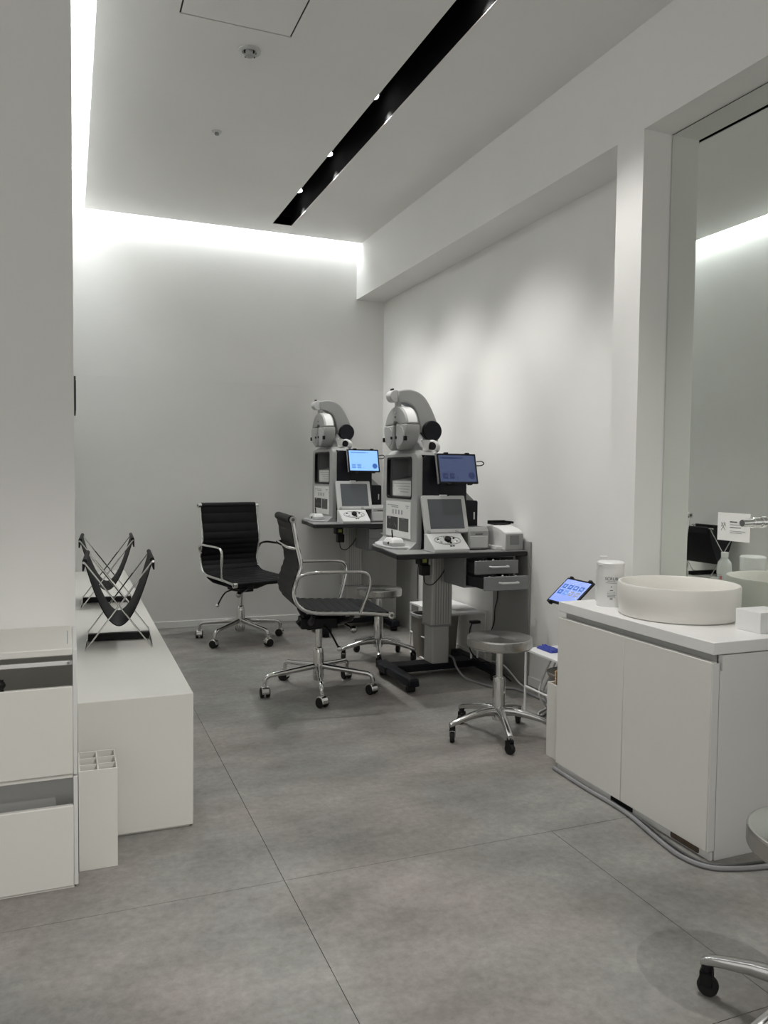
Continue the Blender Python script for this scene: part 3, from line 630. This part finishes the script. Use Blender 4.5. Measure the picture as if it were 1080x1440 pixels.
    q(B().poly([(2.072, 4.0, 0.991), (2.14, 4.0, 0.991), (2.072, 4.0, 1.05), (2.072, 4.25, 0.991), (2.14, 4.25, 0.991), (2.072, 4.25, 1.05)], [(0, 1, 2), (5, 4, 3), (0, 3, 4, 1), (1, 4, 5, 2), (2, 5, 3, 0)])).obj('side_wedge', M_LGREY, sbx)
    return t
tw = tower('grey and black eye testing tower with round refractor head, on the near instrument table')
DY, DZ = 1.465, 0.06
dup(tw, (OX - 0.037, OY - 0.09 + DY, 0.7265 + DZ), 0, 'grey and black eye testing tower with round refractor head, by the back wall', 'eye test towers')

# ------------------------------------------------------------------ tablets on the towers
def tower_tablet(label, dy, dz, screen, icon):
    y0, z0, y1, z1, x0, x1 = 3.795, 1.084, 3.840, 1.247, 1.832, 2.070
    ang = math.atan2(y1 - y0, z1 - z0); hh = math.hypot(y1 - y0, z1 - z0); w = x1 - x0
    t = thing('tablet', label, 'tablet', (x0, y0 + dy, z0 + dz), 0, 'tablets clipped to the towers')
    M = Matrix.Rotation(-ang, 4, 'X')
    B().box(0, w, 0, 0.011, 0, hh).xf(M).obj('case', M_BLACK, t, bevel=0.004)
    B().box(0.011, w - 0.011, -0.0006, 0.0004, 0.011, hh - 0.011).xf(M).obj('screen', screen, t, smooth=False)
    B().box(-0.004, 0.0, 0.0, 0.012, 0.0, hh).xf(M).obj('side_edge', M_MGREY, t, smooth=False)
    def ic(a, b_, c, d): B().box(a, b_, -0.0012, -0.0005, c, d).xf(M).obj('icon', icon, t, smooth=False)
    for xx in (0.026, 0.066):
        for zz in (0.028, 0.045): ic(xx, xx + 0.03, zz, zz + 0.013)
    ic(0.11, 0.118, 0.028, 0.036); ic(0.024, 0.14, hh - 0.03, hh - 0.022); ic(0.15, 0.158, hh - 0.03, hh - 0.022)
    B().cyl((w - 0.038, 0.0002, 0.045), (w - 0.038, -0.0018, 0.045), 0.019, n=24).xf(M).obj('round_icon', M_ICON if dy > 0 else icon, t, smooth=False)
    for xx in (0.06, w - 0.05):
        B().box(xx - 0.012, xx + 0.012, -0.002, 0.016, hh - 0.004, hh + 0.005).xf(M).obj('clamp', M_BLACK, t, bevel=0.001)
        B().box(xx - 0.012, xx + 0.012, -0.002, 0.016, -0.005, 0.004).xf(M).obj('clamp', M_BLACK, t, bevel=0.001)
    B().tube([(w * .4, 0.042, hh * .5), (w * .35, 0.075, hh * .45)], 0.010, 10).obj('mount_arm', M_BLACK, t)
    B().tube([(w, 0.03, 0.12), (w + 0.03, 0.028, 0.122), (w + 0.045, 0.03, 0.11), (w + 0.03, 0.03, 0.10), (w, 0.028, 0.098)], 0.003, 6, smooth=5).obj('cable_loop', M_BLACK, t)
    return t
tower_tablet('black tablet with a dim blue screen, clipped to the near eye testing tower', 0, 0, M_BLUEDIM, M_ICONDIM)
tower_tablet('black tablet with a bright blue screen, clipped to the far eye testing tower', DY, DZ, M_BLUEBRIGHT, M_ICONPALE)

# ------------------------------------------------------------------ control consoles
def console(label):
    t = thing('control_console', label, 'console', (1.742, 3.642, 0.7265), 0, 'instrument control consoles')
    def q(b): return b.xf(Matrix.Translation((-1.76, -3.68, -0.7265)))
    ang = math.atan2(0.065, 0.2); hh = 0.208
    M = Matrix.Translation((1.767, 3.812, 0.822)) @ Matrix.Rotation(-ang, 4, 'X')
    mon = q(B().prism(rrect(0, 0.256, 0, hh, 0.008), 'y', 0.0, 0.026).xf(M)).obj('monitor', M_PALE, t, bevel=0.004)
    q(B().box(0.03, 0.232, -0.0008, 0.001, 0.022, hh - 0.022).xf(M)).obj('screen', M_LCD, mon, smooth=False)
    q(B().box(0.105, 0.15, -0.002, 0.004, hh - 0.003, hh + 0.003).xf(M)).obj('latch', M_WHITEP, mon, bevel=0.001)
    q(B().box(0.152, 0.162, -0.002, 0.004, hh - 0.004, hh + 0.002).xf(M)).obj('sensor', M_BLACK, mon, smooth=False)
    # sloping control deck
    deck = q(B().prism([(3.692, 0.727), (3.69, 0.745), (3.70, 0.752), (3.80, 0.818), (3.83, 0.818), (3.83, 0.727)], 'x', 1.762, 1.965)).obj('control_deck', M_PALE, t, bevel=0.004)
    q(B().cyl((1.775, 3.815, 0.826), (1.79, 3.815, 0.826), 0.012).cyl((1.94, 3.815, 0.826), (1.955, 3.815, 0.826), 0.012)).obj('hinge', M_LGREY, t)
    q(B().box(1.80, 1.93, 3.83, 3.90, 0.7268, 0.80)).obj('rear_box', M_NAVYBLACK, t, bevel=0.003)
    sl = math.atan2(0.066, 0.10)
    D = Matrix.Translation((1.8635, 3.752, 0.7875)) @ Matrix.Rotation(sl, 4, 'X')
    ell = [(0.078 * math.cos(2 * PI * i / 40), 0.036 * math.sin(2 * PI * i / 40)) for i in range(40)]
    ell2 = [(0.073 * math.cos(2 * PI * i / 40), 0.032 * math.sin(2 * PI * i / 40)) for i in range(40)]
    q(B().ringplate(ell, ell2, 'z', -0.001, 0.0016).xf(D)).obj('button_ring', M_LGREY, deck)
    for k in range(12):
        a = 2 * PI * k / 12 + .2
        q(B().cyl((0.055 * math.cos(a), 0.023 * math.sin(a), -0.001), (0.055 * math.cos(a), 0.023 * math.sin(a), 0.003), 0.0055, n=10).xf(D)).obj('button', M_BLACK if k % 4 == 1 else (M_LGREY if k % 2 else M_WHITEP), deck)
    q(B().cyl((0, 0, 0), (0, 0, 0.016), 0.019, 0.017, n=24).xf(D)).obj('dial', M_BLACK, deck, bevel=0.002)
    q(B().box(-0.004, 0.008, -0.052, -0.046, -0.002, 0.002).xf(D)).obj('button', M_BLACK, deck, smooth=False)
    q(B().box(0.012, 0.022, -0.052, -0.046, -0.002, 0.002).xf(D)).obj('button', M_BLACK, deck, smooth=False)
    return t
cs = console('pale grey monitor console with dial and buttons, on the near instrument table')
dup(cs, (1.742, 3.642 + DY, 0.7265 + DZ), 0, 'pale grey monitor console with dial and buttons, on the table by the back wall', 'instrument control consoles')

# ------------------------------------------------------------------ label printers, document printers, handsets
def receipt_printer(label):
    t = thing('receipt_printer', label, 'printer', (1.998, 3.765, 0.7265), 0, 'small grey receipt printers')
    B().prism([(0.0, 0.004), (0.0, 0.10), (0.018, 0.122), (0.118, 0.122), (0.118, 0.004)], 'x', 0, 0.125).obj('case', M_LGREY, t, bevel=0.008)
    B().box(0.008, 0.117, -0.003, 0.004, 0.012, 0.075).obj('front_cover', M_PALE, t, bevel=0.003)
    B().box(0.04, 0.085, -0.0015, 0.002, 0.0835, 0.0875).obj('paper_slot', M_BLACK, t, smooth=False)
    B().box(0.006, 0.119, 0.01, 0.11, 0.0, 0.004).obj('feet', M_BLACK, t, smooth=False)
    return t
rp = receipt_printer('small grey receipt printer beside the near control console')
dup(rp, (1.998, 3.765 + DY, 0.7265 + DZ), 0, 'small grey receipt printer beside the far control console', 'small grey receipt printers')
dp = thing('document_printer', 'white compact printer with black tray at the wall end of the near table', 'printer', (2.178, 3.69, 0.7265))
B().prism([(0.0, 0.0), (0.0, 0.098), (0.06, 0.118), (0.14, 0.13), (0.21, 0.128), (0.21, 0.0)], 'x', 0.0, 0.116).obj('case', M_WHITEP, dp, bevel=0.006)
B().box(0.004, 0.112, -0.004, 0.003, 0.002, 0.09).obj('front_panel', M_LGREY, dp, bevel=0.003)
B().box(0.03, 0.085, -0.0055, -0.003, 0.03, 0.082).obj('window', M_MGREY, dp, bevel=0.001)
B().box(0.002, 0.112, 0.13, 0.2, 0.132, 0.138).box(0.104, 0.112, 0.10, 0.2, 0.138, 0.15).box(0.002, 0.112, 0.19, 0.2, 0.138, 0.152).obj('paper_tray', M_BLACK, dp, bevel=0.001)
B().box(-0.035, 0.0, 0.03, 0.18, 0.0, 0.02).obj('output_shelf', M_WHITEP, dp, bevel=0.003)
def handset(label):
    t = thing('handset_dock', label, 'handset', (1.663, 4.01, 0.7385), 0, 'white handset docks')
    B().prism(rrect(-0.045, 0.04, -0.075, 0.07, 0.02), 'z', 0, 0.022).obj('base', M_PALE, t, bevel=0.004)
    B().loft([[Vector((x * s, y * s, z)) for x, y in rrect(-0.04, 0.036, -0.068, 0.06, 0.02)] for z, s in ((0.022, 1), (0.034, 0.93), (0.042, 0.75))]).obj('lid', M_WHITEP, t)
    B().cyl((-0.047, -0.03, 0.016), (-0.041, -0.03, 0.016), 0.008, n=12).obj('button', M_BLACK, t)
    B().cyl((0.0, 0.02, 0.04), (-0.004, 0.022, 0.085), 0.0045, 0.0035, n=10).obj('stylus', M_BLACK, t)
    return t
hs = handset('white handset dock with a black stylus on the near instrument table')
dup(hs, (1.663, 4.01 + DY, 0.7385 + DZ), 0, 'white handset dock with a black stylus on the table by the back wall', 'white handset docks')

# under-table power adapters
def adapter(label, dy, dz):
    t = thing('power_adapter', label, 'adapter', (1.80, 3.93 + dy, 0.6985 + dz), 0, 'power adapters under the tables')
    B().box(-0.015, 0.04, 0.0, 0.06, -0.065, -0.001).obj('upper_block', M_BLACK, t, bevel=0.004)
    B().box(0.0, 0.05, 0.0, 0.05, -0.125, -0.066).obj('lower_block', M_BLACK, t, bevel=0.004)
    B().box(0.002, 0.028, -0.0015, 0.0, -0.052, -0.03).obj('sticker', M_GREEN, t, smooth=False)
    B().tube([(0.02, 0.02, -0.125), (0.03, 0.02, -0.17), (0.08, 0.02, -0.175), (0.14, 0.01, -0.1), (0.15, 0.01, -0.02)], 0.003, 6, smooth=6).obj('cable', M_BLACK, t)
    return t
adapter('black power adapter with a green sticker hanging under the near table', 0, 0)
adapter('black power adapter hanging under the far table', DY, DZ)

# ------------------------------------------------------------------ low white wire tables, bins and small things
def wire_table(label, x0, x1, y0, y1, h):
    t = thing('side_table', label, 'side table', (x0, y0, 0), 0, 'low white side tables by the right wall')
    w, d = x1 - x0, y1 - y0
    B().box(0, w, 0, d, h - 0.012, h).obj('top', M_WHITEP, t, bevel=0.002)
    for xx in (0.006, w - 0.006):
        for yy in (0.006, d - 0.006):
            B().tube([(xx, yy, 0), (xx, yy, h - 0.012)], 0.006, 8).obj('leg', M_WHITEP, t)
    for xx in (0.006, w - 0.006): B().tube([(xx, 0.006, 0.006), (xx, d - 0.006, 0.006)], 0.006, 8).obj('foot_bar', M_WHITEP, t)
    B().tube([(0.006, 0.006, h * .42), (0.006, d - 0.006, h * .42)], 0.005, 8).obj('side_bar', M_WHITEP, t)
    return t
wire_table('low white side table behind the column of the near instrument table', 2.0, 2.295, 4.08, 4.55, 0.325)
wire_table('low white side table against the wall beyond the sink cabinet', 2.005, 2.295, 2.74, 3.2, 0.312)
def bin_(name, label, c, r0, r1, h, m, z=0.0, group=None):
    t = thing(name, label, 'bin', (c[0], c[1], z), 0, group)
    B().lathe([(0.001, 0.0), (r0, 0.0), (r1, h - 0.012), (r1 + 0.007, h - 0.012), (r1 + 0.007, h), (r1 - 0.004, h), (r0 - 0.004, 0.006), (0.001, 0.006)], n=36).obj('pail', m, t)
    B().lathe([(r1 - 0.003, h - 0.02), (r1 + 0.010, h - 0.004), (r1 + 0.010, h + 0.003), (r1 - 0.002, h + 0.003)], n=36).obj('rim', m, t)
    return t
t1 = thing('waste_bin', 'taupe rectangular waste bin behind the near table column', 'bin', (1.98, 4.20, 0))
b_ = B(); o_ = [rrect(0.015, 0.265, 0.015, 0.125, 0.02), rrect(0, 0.28, 0, 0.14, 0.025)]
b_.loft([[Vector((x, y, 0)) for x, y in o_[0]], [Vector((x, y, 0.26)) for x, y in o_[1]], [Vector((x, y, 0.26)) for x, y in rrect(0.005, 0.275, 0.005, 0.135, 0.022)], [Vector((x, y, 0.006)) for x, y in rrect(0.02, 0.26, 0.02, 0.12, 0.018)]]).obj('pail', M_BIN, t1)
B().ringplate(rrect(-0.008, 0.288, -0.008, 0.148, 0.028), rrect(0.004, 0.276, 0.004, 0.136, 0.022), 'z', 0.25, 0.27).obj('rim', M_LGREY, t1, bevel=0.003)
t1.location = (1.985, 4.365, 0)
bn = bin_('waste_bin', 'round taupe waste bin between side table and sink cabinet', (2.12, 2.985), 0.078, 0.098, 0.235, M_BIN)
B().tube([(0.096 * math.cos(a), 0.096 * math.sin(a), 0.175) for a in [2 * PI * i / 30 for i in range(30)]], 0.005, 6, closed=True).obj('band', M_BLUECLOTH, bn)
# narrow white box with a tan paper liner beyond the cabinet
nb = thing('narrow_white_box', 'narrow white waste box beside the far end of the sink cabinet', 'box', (1.79, 2.55, 0))
B().box(0, 0.006, 0, 0.13, 0, 0.30).box(0.194, 0.2, 0, 0.13, 0, 0.30).box(0.006, 0.194, 0, 0.006, 0, 0.30).box(0.006, 0.194, 0.124, 0.13, 0, 0.30).box(0.006, 0.194, 0.006, 0.124, 0, 0.006).obj('shell', M_LAM, nb, bevel=0.0015)
lin = thing('paper_bag', 'tan paper bag sticking out of the narrow white box', 'bag', (1.80, 2.565, 0.01))
B().loft([[Vector((0.008 + x * s, 0.008 + y * s, z)) for x, y in rrect(0, 0.16, 0, 0.092, 0.02)] for z, s in ((0, 1.0), (0.26, 1.0), (0.31, 1.0), (0.335, 1.05), (0.335, 0.98), (0.26, 0.96))], cap=False).obj('bag_wall', M_TAN, lin)
# tablet on a wire stand on the side table
tb = thing('tablet', 'black framed tablet with blue icon screen leaning beyond the sink counter', 'tablet', (2.085, 2.94, 0.545), 0)
ca = math.atan2(0.105, 0.12); Lh = math.hypot(0.12, 0.105)
Mx = Matrix.Rotation(-ca, 4, 'Y')
B().box(0, Lh, 0, 0.205, -0.010, 0).xf(Mx).obj('case', M_BLACK, tb, bevel=0.003)
B().box(0.011, Lh - 0.011, 0.011, 0.194, -0.0004, 0.0006).xf(Mx).obj('screen', M_BLUEMID, tb, smooth=False)
for r_, row in ((0.105, 4), (0.068, 4)):
    for k in range(row):
        yy = 0.165 - 0.042 * k
        m_ = M_ICON if (r_ > 0.09 or k == 0) else (M_ICONPALE if k == 1 else M_ICONGREY)
        ic = B().box(r_ - 0.012, r_ + 0.014, yy - 0.014, yy + 0.016, 0.0006, 0.0011).xf(Mx).obj('icon', m_, tb, smooth=False)
        B().box(r_ - 0.005, r_ + 0.007, yy - 0.006, yy + 0.008, 0.0011, 0.0014).xf(Mx).obj('icon_mark', M_BLUEMID, ic, smooth=False)
for yy in (0.03, 0.175):
    B().box(-0.006, 0.006, yy - 0.01, yy + 0.01, -0.014, 0.006).xf(Mx).obj('clamp', M_BLACK, tb, bevel=0.002)
    B().box(Lh - 0.006, Lh + 0.006, yy - 0.01, yy + 0.01, -0.014, 0.006).xf(Mx).obj('clamp', M_BLACK, tb, bevel=0.002)
B().tube([(0.06, 0.1, 0.035), (0.09, 0.1, -0.08), (0.09, 0.1, -0.225)], 0.008, 8, smooth=5).obj('stand_post', M_WHITEP, tb)
B().lathe([(0.05, -0.2325), (0.05, -0.226), (0.008, -0.222), (0.001, -0.222)], c=(0.09, 0.1, 0), n=24).obj('stand_foot', M_WHITEP, tb)
# blue cloth, white boxes on the side table
cl = B()
grid = [[Vector((2.06 + 0.075 * i / 9, 3.06 + 0.12 * j / 9, 0.313 + 0.02 * abs(math.sin(i * 1.1 + j * .7)) * (1 - abs(i - 4.5) / 6))) for j in range(10)] for i in range(10)]
vs = [p for r in grid for p in r] + [Vector((p.x, p.y, 0.3125)) for r in grid for p in r]
fs = [(i * 10 + j, i * 10 + j + 1, (i + 1) * 10 + j + 1, (i + 1) * 10 + j) for i in range(9) for j in range(9)]
fs += [tuple(100 + k for k in reversed(f)) for f in fs]
edge = [i for i in range(10)] + [10 * i + 9 for i in range(1, 10)] + [90 + j for j in range(8, -1, -1)] + [10 * i for i in range(8, 0, -1)]
fs += [(edge[k], edge[(k + 1) % len(edge)], 100 + edge[(k + 1) % len(edge)], 100 + edge[k]) for k in range(len(edge))]
tag(cl.poly(vs, fs).obj('folded_cloth', M_BLUECLOTH), 'crumpled dark blue cloth on the side table', 'cloth')
wbx = thing('tissue_box', 'white upright box at the wall on the side table by the counter', 'box', (2.14, 2.83, 0.312))
B().box(0, 0.1, 0, 0.09, 0, 0.11).obj('carton', M_WHITEP, wbx, bevel=0.003)
B().box(-0.0006, 0.0, 0.02, 0.07, 0.04, 0.08).obj('label_patch', M_PALE, wbx, smooth=False)
# items on the far low table
def bottle(name, label, c, r, h, m, spray=False):
    t = thing(name, label, 'bottle', c)
    B().lathe([(0.001, 0), (r, 0), (r, h * .68), (r * .9, h * .76), (r * .45, h * .85), (r * .42, h * .88), (0.001, h * .88)], n=28).obj('body', m, t, bevel=0.0)
    B().lathe([(r * .5, h * .875), (r * .52, h), (0.001, h)], n=20).obj('cap', M_WHITEP, t)
    return t
bp_ = bottle('spray_bottle', 'clear bottle on the low side table behind the table column', (2.06, 4.40, 0.325), 0.026, 0.11, M_BOTTLE)
B().tube([(0, 0, 0.108), (-0.01, -0.005, 0.125), (-0.022, -0.01, 0.13)], 0.007, 8).obj('nozzle', M_BLACK, bp_)
pp = thing('paper_stack', 'loose white papers on the low side table behind the column', 'papers', (2.13, 4.15, 0.325))
for k in range(4):
    B().box(0, 0.13, 0, 0.19, 0.0016 * k, 0.0016 * k + 0.0012, Matrix.Rotation(0.09 * (k - 1.5), 4, 'Z')).obj('sheet', M_PAPER, pp, smooth=False)
ps = thing('power_strip', 'grey power strip with plugs on the side of the near table area', 'power strip', (2.16, 3.98, 0.28))
B().box(-0.03, 0.03, -0.02, 0.02, -0.05, 0.0).obj('socket_block', M_LGREY, ps, bevel=0.004)
B().box(-0.028, 0.03, -0.018, 0.018, 0.0, 0.016).obj('plug', M_BLACK, ps, bevel=0.003)
for xx in (-0.02, 0.02): B().tube([(xx, 0, -0.05), (xx, 0, -0.2015)], 0.006, 8).obj('post', M_WHITEP, ps)
# cables
def cable(label, pts, r, m, k=8):
    o = B().tube([Vector(p) for p in pts], r, 8, smooth=k).obj('power_cable', m); tag(o, label, 'cable'); return o
cable('black cable drooping from the power strip to the floor beside the near table', [(2.13, 3.955, 0.29), (2.10, 3.93, 0.24), (2.09, 3.9, 0.15), (2.13, 3.86, 0.09), (2.16, 3.80, 0.085), (2.24, 3.7, 0.006)], 0.004, M_BLACK)
cable('pale grey cable looping on the floor in front of the near table base', [(2.04, 4.10, 0.081), (2.035, 4.0, 0.082), (2.02, 3.93, 0.05), (2.03, 3.85, 0.01), (2.05, 3.72, 0.008), (2.1, 3.6, 0.007), (2.18, 3.55, 0.007), (2.2, 3.3, 0.007), (2.11, 3.15, 0.007), (2.02, 3.10, 0.007)], 0.0065, M_CABLE)
cable('white cable curling over the floor under the stool by the wall', [(2.2, 3.9, 0.08), (2.22, 3.75, 0.084), (2.25, 3.6, 0.006), (2.26, 3.4, 0.006), (2.15, 3.22, 0.006), (2.05, 3.14, 0.006), (2.018, 3.0, 0.006)], 0.0045, M_WCABLE)
cable('black cable hanging below the open drawers against the wall', [(2.29, 3.95, 0.52), (2.293, 3.96, 0.42), (2.285, 3.97, 0.36), (2.293, 3.99, 0.28), (2.29, 4.02, 0.22)], 0.003, M_BLACK)
cable('thin black cable hanging down from the far table on the wall', [(2.285, 5.05, 0.7), (2.29, 5.06, 0.55), (2.287, 5.07, 0.40), (2.293, 5.08, 0.25)], 0.003, M_BLACK)
for k in range(6):
    xx = 2.06 + 0.03 * k
    cable(['white cable bundle strand nearest the room under the side table', 'second white cable strand under the side table', 'third white cable strand under the side table', 'dark cable strand amid white ones under the side table', 'fifth white cable strand under the side table', 'white cable strand nearest the wall under the side table'][k],
          [(xx + .05, 3.105 + .012 * k, 0.297), (xx + .02 * math.sin(k), 3.11 + .012 * k, 0.2), (xx - .03, 3.105 + .013 * k, 0.11), (xx + .03, 3.11 + .011 * k, 0.03), (xx + 0.06, 3.12 + .012 * k, 0.0075)], 0.0045, M_BLACK if k == 3 else M_WCABLE, 6)
cable('grey conduit running along the foot of the sink cabinet', [(1.728, 2.53, 0.0075), (1.722, 2.34, 0.0075), (1.726, 2.168, 0.0075), (1.718, 2.055, 0.0075), (1.692, 1.916, 0.0075), (1.678, 1.798, 0.0075), (1.705, 1.718, 0.0075), (1.775, 1.680, 0.0075), (1.87, 1.658, 0.0075), (2.1, 1.62, 0.0075)], 0.0072, M_CABLE)
cable('thin dark cable beside the grey conduit at the cabinet foot', [(1.741, 2.2, 0.005), (1.738, 2.1, 0.005), (1.732, 2.0, 0.005), (1.713, 1.9, 0.005), (1.706, 1.80, 0.005), (1.725, 1.732, 0.005), (1.80, 1.70, 0.005), (1.9, 1.685, 0.005), (2.1, 1.65, 0.005)], 0.0042, M_DGREY)

# ================================================================== SINK CABINET
sk = thing('sink_cabinet', 'white two-door sink cabinet under the mirror', 'cabinet', (1.735, 1.749, 0))
W3, D3 = 0.468, 0.783
cbx = B().prism([(0.027, 0.0), (W3, 0.0), (W3, 0.612), (0.036, 0.612), (0.036, 0.566), (0.027, 0.566)], 'y', 0.0, 0.018).box(0.034, W3, D3 - 0.018, D3, 0.0, 0.612).box(0.034, W3, 0.018, D3 - 0.018, 0.05, 0.068).box(W3 - 0.01, W3, 0.018, D3 - 0.018, 0.068, 0.612).box(0.06, 0.07, 0.018, D3 - 0.018, 0.0, 0.612)
cbx.obj('carcass', M_LAMEDGE, sk, bevel=0.001)
B().box(0.0, W3, 0.0, D3, 0.615, 0.652).obj('countertop', M_COUNTER, sk, bevel=0.0025)
for ya, yb in ((0.006, 0.396), (0.3985, D3)):
    B().box(0.0, 0.020, ya, yb, 0.027, 0.592).obj('door', M_LAM, sk, bevel=0.002)
B().box(0.024, 0.034, 0.019, D3 - 0.019, 0.57, 0.612).obj('grip_channel', M_LGREY, sk, bevel=0.001)
B().box(0.012, 0.022, 0.002, D3, 0.0, 0.026).obj('toe_kick', M_LAMEDGE, sk, bevel=0.001)
B().box(0.0, 0.024, 0.0, 0.004, 0.03, 0.59).obj('door_edge', M_LAMEDGE, sk, smooth=False)
B().prism(rrect(0.045, 0.165, 0.003, 0.023, 0.007), 'x', 0.0105, 0.013).obj('vent_slot', M_BROWN, sk)
B().prism(rrect(0.345, 0.46, 0.003, 0.023, 0.007), 'x', 0.0105, 0.013).obj('vent_slot', M_BLACK, sk)
# basin
bs = thing('vessel_sink', 'round white vessel sink on the counter', 'sink', (1.965, 2.152, 0.652))
RB = 0.203
B().lathe([(0.001, 0), (RB - 0.012, 0), (RB - 0.006, 0.004), (RB - 0.001, 0.05), (RB, 0.108), (RB - 0.003, 0.113), (RB - 0.008, 0.113), (RB - 0.012, 0.108), (RB - 0.02, 0.045), (RB - 0.06, 0.022), (0.03, 0.016), (0.001, 0.015)], n=72).obj('bowl', M_CERAMIC, bs)
B().lathe([(0.022, 0.0158), (0.022, 0.019), (0.016, 0.021), (0.001, 0.021)], n=24).obj('drain', M_CHROME, bs)
# tap
tp = thing('wall_tap', 'chrome wall spout projecting over the sink from the mirror', 'tap', (XM, 1.985, 0.985))
B().cyl((-0.001, 0, 0), (-0.012, 0, 0), 0.026, n=28).obj('flange', M_CHROME, tp, bevel=0.002)
B().cyl((-0.012, 0, 0), (-0.142, 0, -0.004), 0.0125, n=24).obj('spout', M_CHROME, tp, bevel=0.002)
B().cyl((-0.045, 0, -0.001), (-0.062, 0, -0.0015), 0.02, n=28).cyl((-0.070, 0, -0.0018), (-0.10, 0, -0.002), 0.0185, n=28).obj('collar', M_CHROME, tp, bevel=0.003)
B().cyl((-0.1421, 0, -0.004), (-0.1425, 0, -0.004), 0.0115, n=20).obj('outlet', M_DGREY, tp)
# canister with print
cn = thing('wipes_canister', 'white printed canister with flat lid on the counter by the sink', 'canister', (1.866, 2.395, 0.652))
RC = 0.0485
B().lathe([(0.001, 0), (RC - 0.002, 0), (RC, 0.003), (RC, 0.148), (0.001, 0.148)], n=48).obj('body', M_WHITEP, cn)
B().lathe([(RC + 0.001, 0.148), (RC + 0.0015, 0.160), (RC - 0.003, 0.165), (0.001, 0.166)], n=48).obj('lid', M_WHITEP, cn)
B().box(-0.052, -0.045, -0.016, 0.012, 0.150, 0.1565).obj('lid_tab', M_PALE, cn, bevel=0.002)
va = math.atan2(-2.395, -1.866) + 0.10
def wrap(name, text, size, m, z):
    Mx = Matrix(((0, 0, 1, RC + 0.0003), (1, 0, 0, 0), (0, 1, 0, z), (0, 0, 0, 1)))
    o = lettering(name, text, size, m, cn, Mx)
    for v in o.data.vertices:
        th = v.co.y / RC; rr_ = v.co.x
        v.co.x, v.co.y = rr_ * math.cos(th + va), rr_ * math.sin(th + va)
    return o
wrap('lettering', 'SCRUB', 0.0155, M_INK, 0.104)
for z, w_, h_ in ((0.095, 0.03, 0.0016), (0.0885, 0.040, 0.002), (0.073, 0.003, 0.005), (0.061, 0.011, 0.0026), (0.0555, 0.028, 0.0012), (0.049, 0.030, 0.002), (0.043, 0.03, 0.002), (0.037, 0.028, 0.004), (0.028, 0.010, 0.007)):
    n_ = 6; b_ = B(); ring = []
    for i in range(n_ + 1):
        th = va + (-w_ / 2 + w_ * i / n_) / RC
        c_, s_ = math.cos(th), math.sin(th)
        ring.append([Vector((c_ * (RC - .0002), s_ * (RC - .0002), z)), Vector((c_ * (RC + .0004), s_ * (RC + .0004), z)), Vector((c_ * (RC + .0004), s_ * (RC + .0004), z + h_)), Vector((c_ * (RC - .0002), s_ * (RC - .0002), z + h_))])
    b_.loft(ring).obj('print_line', M_GREYINK if h_ < 0.0024 or z < 0.05 else M_INK, cn, smooth=False)
# bottle behind the canister (also seen in the mirror)
bt = bottle('lotion_bottle', 'white small-necked bottle behind the printed canister', (1.912, 2.497, 0.652), 0.0285, 0.172, M_BOTTLE)
B().box(0.0286, 0.0292, -0.013, 0.013, 0.07, 0.072).box(0.0286, 0.0292, -0.013, 0.008, 0.078, 0.08).box(0.0286, 0.0292, -0.013, 0.004, 0.062, 0.064).obj('print_line', M_GREYINK, bt, smooth=False)
B().box(0.0284, 0.0293, -0.016, -0.004, 0.06, 0.075).obj('pink_mark', M_PINK, bt, smooth=False)
# white box at the counter front edge
wx = thing('tissue_carton', 'white low carton on the counter right of the sink', 'carton', (1.968, 1.80, 0.652))
B().box(0.0, 0.12, 0.0, 0.098, 0.0, 0.066).obj('carton', M_WHITEP, wx, bevel=0.002)
for k in range(9):
    B().box(0.12, 0.1205, 0.012 + 0.0085 * k, 0.012 + 0.0085 * k + (0.006 if k % 3 else 0.0045), 0.04, 0.046).obj('print_line', M_INK if k < 5 else M_GREYINK, wx, smooth=False)
# notice card on the mirror
nc = thing('notice_card', 'small white notice card stuck on the mirror beside the tap', 'card', (XM - 0.0015, 2.16, 0.904))
B().box(0, 0.001, -0.076, 0.073, 0, 0.101).obj('card', M_PAPER, nc, smooth=False)
def nline(y0, z0, y1, z1, w, m): B().tube([(-0.0002, y0, z0), (-0.0002, y1, z1)], w, 6).obj('print_line', m, nc, smooth=False)
for a in ((0.056, 0.064, 0.036, 0.036), (0.036, 0.064, 0.056, 0.036), (0.056, 0.050, 0.047, 0.064), (0.034, 0.052, 0.044, 0.066)): nline(*a, 0.0008, M_INK)
for y1, z, w, m in ((-0.018, 0.069, 0.0018, M_INK), (-0.035, 0.059, 0.0011, M_GREYINK), (-0.035, 0.049, 0.0011, M_INK), (-0.056, 0.036, 0.0010, M_GREYINK), (-0.04, 0.030, 0.0010, M_GREYINK)): nline(0.014, z, y1, z, w, m)
